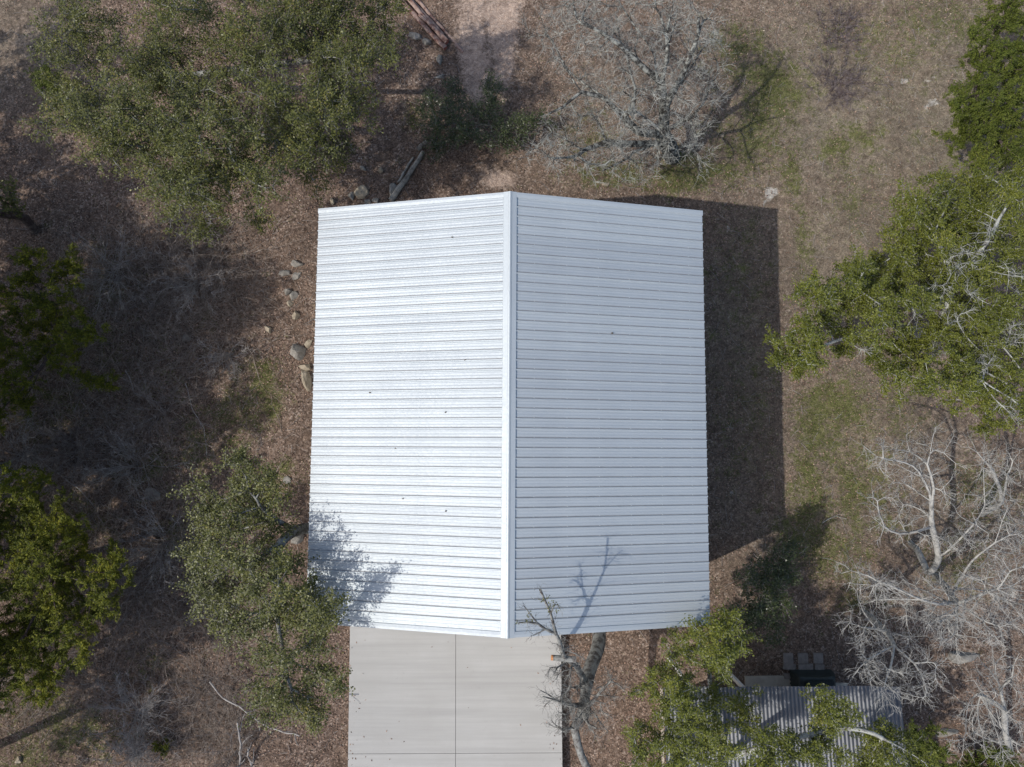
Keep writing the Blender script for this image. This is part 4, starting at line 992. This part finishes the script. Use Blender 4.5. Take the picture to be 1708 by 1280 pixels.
# ------------------------------------------------------------------ leaf litter, grass, brush (nobody could count these)
def scatter(n, r, x0=-23, x1=23, y0=-16, y1=22):
    X = r.uniform(x0, x1, n); Y = r.uniform(y0, y1, n)
    lx, ly = X - BC.x, Y - BC.y
    keep = ~((np.abs(lx) < HW - .1) & (np.abs(ly) < HL - .1)) & ~((X > gp(583,1100,DZ).x - .02) & (X < gp(936,1100,DZ).x + .02) & (Y < 0))
    return X[keep], Y[keep]
r = np.random.default_rng(91)
X, Y = scatter(230000, r)
fi = mask_at(X, Y, FIELD); di = mask_at(X, Y, DIRT)
pr = np.clip(1 - .93 * fi - 2.2 * di, .04, 1) * np.clip(.75 + .5 * np.sin(X * .9) * np.sin(Y * .8 + 1), .35, 1)
k = r.random(len(X)) < pr; X, Y = X[k], Y[k]
C = np.c_[X, Y, gz(X, Y) + r.uniform(.012, .05, len(X))]
dxl, dxr = gp(583,1100,DZ).x, gp(936,1100,DZ).x
nd = 90; dxx = np.where(r.random(nd) < .5, dxl + r.exponential(.25, nd), np.where(r.random(nd) < .6, dxr - r.exponential(.3, nd), r.uniform(dxl, dxr, nd)))
C = np.concatenate([C, np.c_[np.clip(dxx, dxl + .02, dxr - .02), r.uniform(-13.5, -6, nd), np.full(nd, DZ + .012)]]); X = C[:, 0]
L = r.uniform(.04, .095, len(X)); V, Fq = leaves(C, L, L * .5, r, .8)
rv = np.clip(r.random(len(X)) * .9 + .1 * (r.random(len(X)) < .03), 0, 1)
o = ob('leaf_litter', mesh_np('leaf_litter', V, [Fq], {'rnd': np.repeat(rv, 4)}), M['litter']); o['kind'] = 'stuff'; tag(o, 'fallen brown leaves scattered over the ground', 'leaf litter')
def blades(name, label, mat, n, blobs, thr, hmin, hmax, seed, wid=.012, lean=.6):
    r = np.random.default_rng(seed); X, Y = scatter(n, r)
    mk = mask_at(X, Y, blobs); patch = .5 + .5 * np.sin(X * 3.1 + 1.3 * np.sin(Y * 2.2)) * np.sin(Y * 2.7 + np.sin(X * 1.9))
    k = r.random(len(X)) < np.clip((mk - thr) * 1.6, 0, 1) * (.25 + .75 * patch); X, Y = X[k], Y[k]; m = len(X)
    B = np.c_[X, Y, gz(X, Y)]; a = r.uniform(0, 6.28, m); h = r.uniform(hmin, hmax, m)[:, None]
    d = np.c_[np.cos(a), np.sin(a), np.zeros(m)]; w = np.c_[-np.sin(a), np.cos(a), np.zeros(m)] * wid
    t = B + d * h * r.uniform(.3, 1, (m, 1)) * lean + np.array([0, 0, 1]) * h * .6
    V = np.stack([B - w, B + w, t + w * .3, t - w * .3], 1).reshape(-1, 3)
    o = ob(name, mesh_np(name, V, [np.arange(m * 4).reshape(-1, 4)], {'rnd': np.repeat(r.random(m), 4)}), M[mat]); o['kind'] = 'stuff'; tag(o, label, 'grass')
blades('grass', 'short green grass growing in patches around the building', 'grass', 800000, GRASS, .1, .06, .16, 92)
blades('dry_grass', 'dry tan grass covering the open ground at right', 'dry_grass', 260000, FIELD, .15, .06, .15, 93)
# low leafless undergrowth on the shaded left side
r = np.random.default_rng(94); n = 4200
reg = [(110,640,150,200),(250,620,170,200),(160,480,170,120),(330,520,120,110),(230,900,130,120),(130,760,150,120),(300,1010,80,90),(100,1130,110,60),(330,450,110,90),(360,1180,60,70)]
cx = np.array([gp(a_[0], a_[1]) for a_ in reg]); sel = r.integers(0, len(reg), n)
sx = np.array([[a_[2] / 40, a_[3] / 40] for a_ in reg])
S = np.c_[cx[sel, :2] + r.normal(size=(n, 2)) * sx[sel] * .6, np.zeros(n)]
S = S[S[:, 0] < -8.6]; n = len(S)
S[:, 2] = gz(S[:, 0], S[:, 1]); a = r.uniform(0, 6.28, n)
T = grow(S, unit(np.c_[np.cos(a), np.sin(a), r.uniform(.2, 1.2, n)]), r.uniform(.6, 2.2, n), 8, .25, r, .1)
T[:, :, 2] = np.maximum(T[:, :, 2], gz(T[:, :, 0], T[:, :, 1]) + .03)
V1, F1 = poly_tubes(T, np.linspace(1, .4, 8)[None] * r.uniform(.004, .01, (n, 1)) * np.where(r.random((n, 1)) < .12, 1.9, 1.0), 3)
q = np.repeat(T, 4, 0); m = len(q); t = r.integers(2, 8, m); ar = np.arange(m)
T2 = grow(q[ar, t], unit(unit(q[ar, t] - q[ar, t - 1]) + rdir(m, r) * .8), r.uniform(.15, .6, m), 4, .3, r, .05)
T2[:, :, 2] = np.maximum(T2[:, :, 2], gz(T2[:, :, 0], T2[:, :, 1]) + .02)
V2, F2 = poly_tubes(T2, np.linspace(1, .5, 4)[None] * .0042 * np.ones((m, 1)), 3)
o = ob('undergrowth', mesh_np('undergrowth', np.concatenate([V1, V2]), [np.concatenate([F1, F2 + len(V1)])]), M['twig_warm']); o['kind'] = 'stuff'; tag(o, 'tangle of leafless brush over the shaded ground at left', 'undergrowth')
# fallen twigs everywhere
r = np.random.default_rng(95); X, Y = scatter(5200, r); n = len(X); a = r.uniform(0, 6.28, n)
T = grow(np.c_[X, Y, gz(X, Y) + .04], np.c_[np.cos(a), np.sin(a), np.zeros(n)], r.uniform(.15, .6, n), 4, .2, r)
T[:, :, 2] = gz(T[:, :, 0], T[:, :, 1]) + .035
V, Fq = poly_tubes(T, np.linspace(1, .5, 4)[None] * r.uniform(.004, .009, (n, 1)), 3)
o = ob('fallen_twigs', mesh_np('fallen_twigs', V, [Fq]), M['twig_grey']); o['kind'] = 'stuff'; tag(o, 'small dead twigs strewn over the ground', 'twigs')
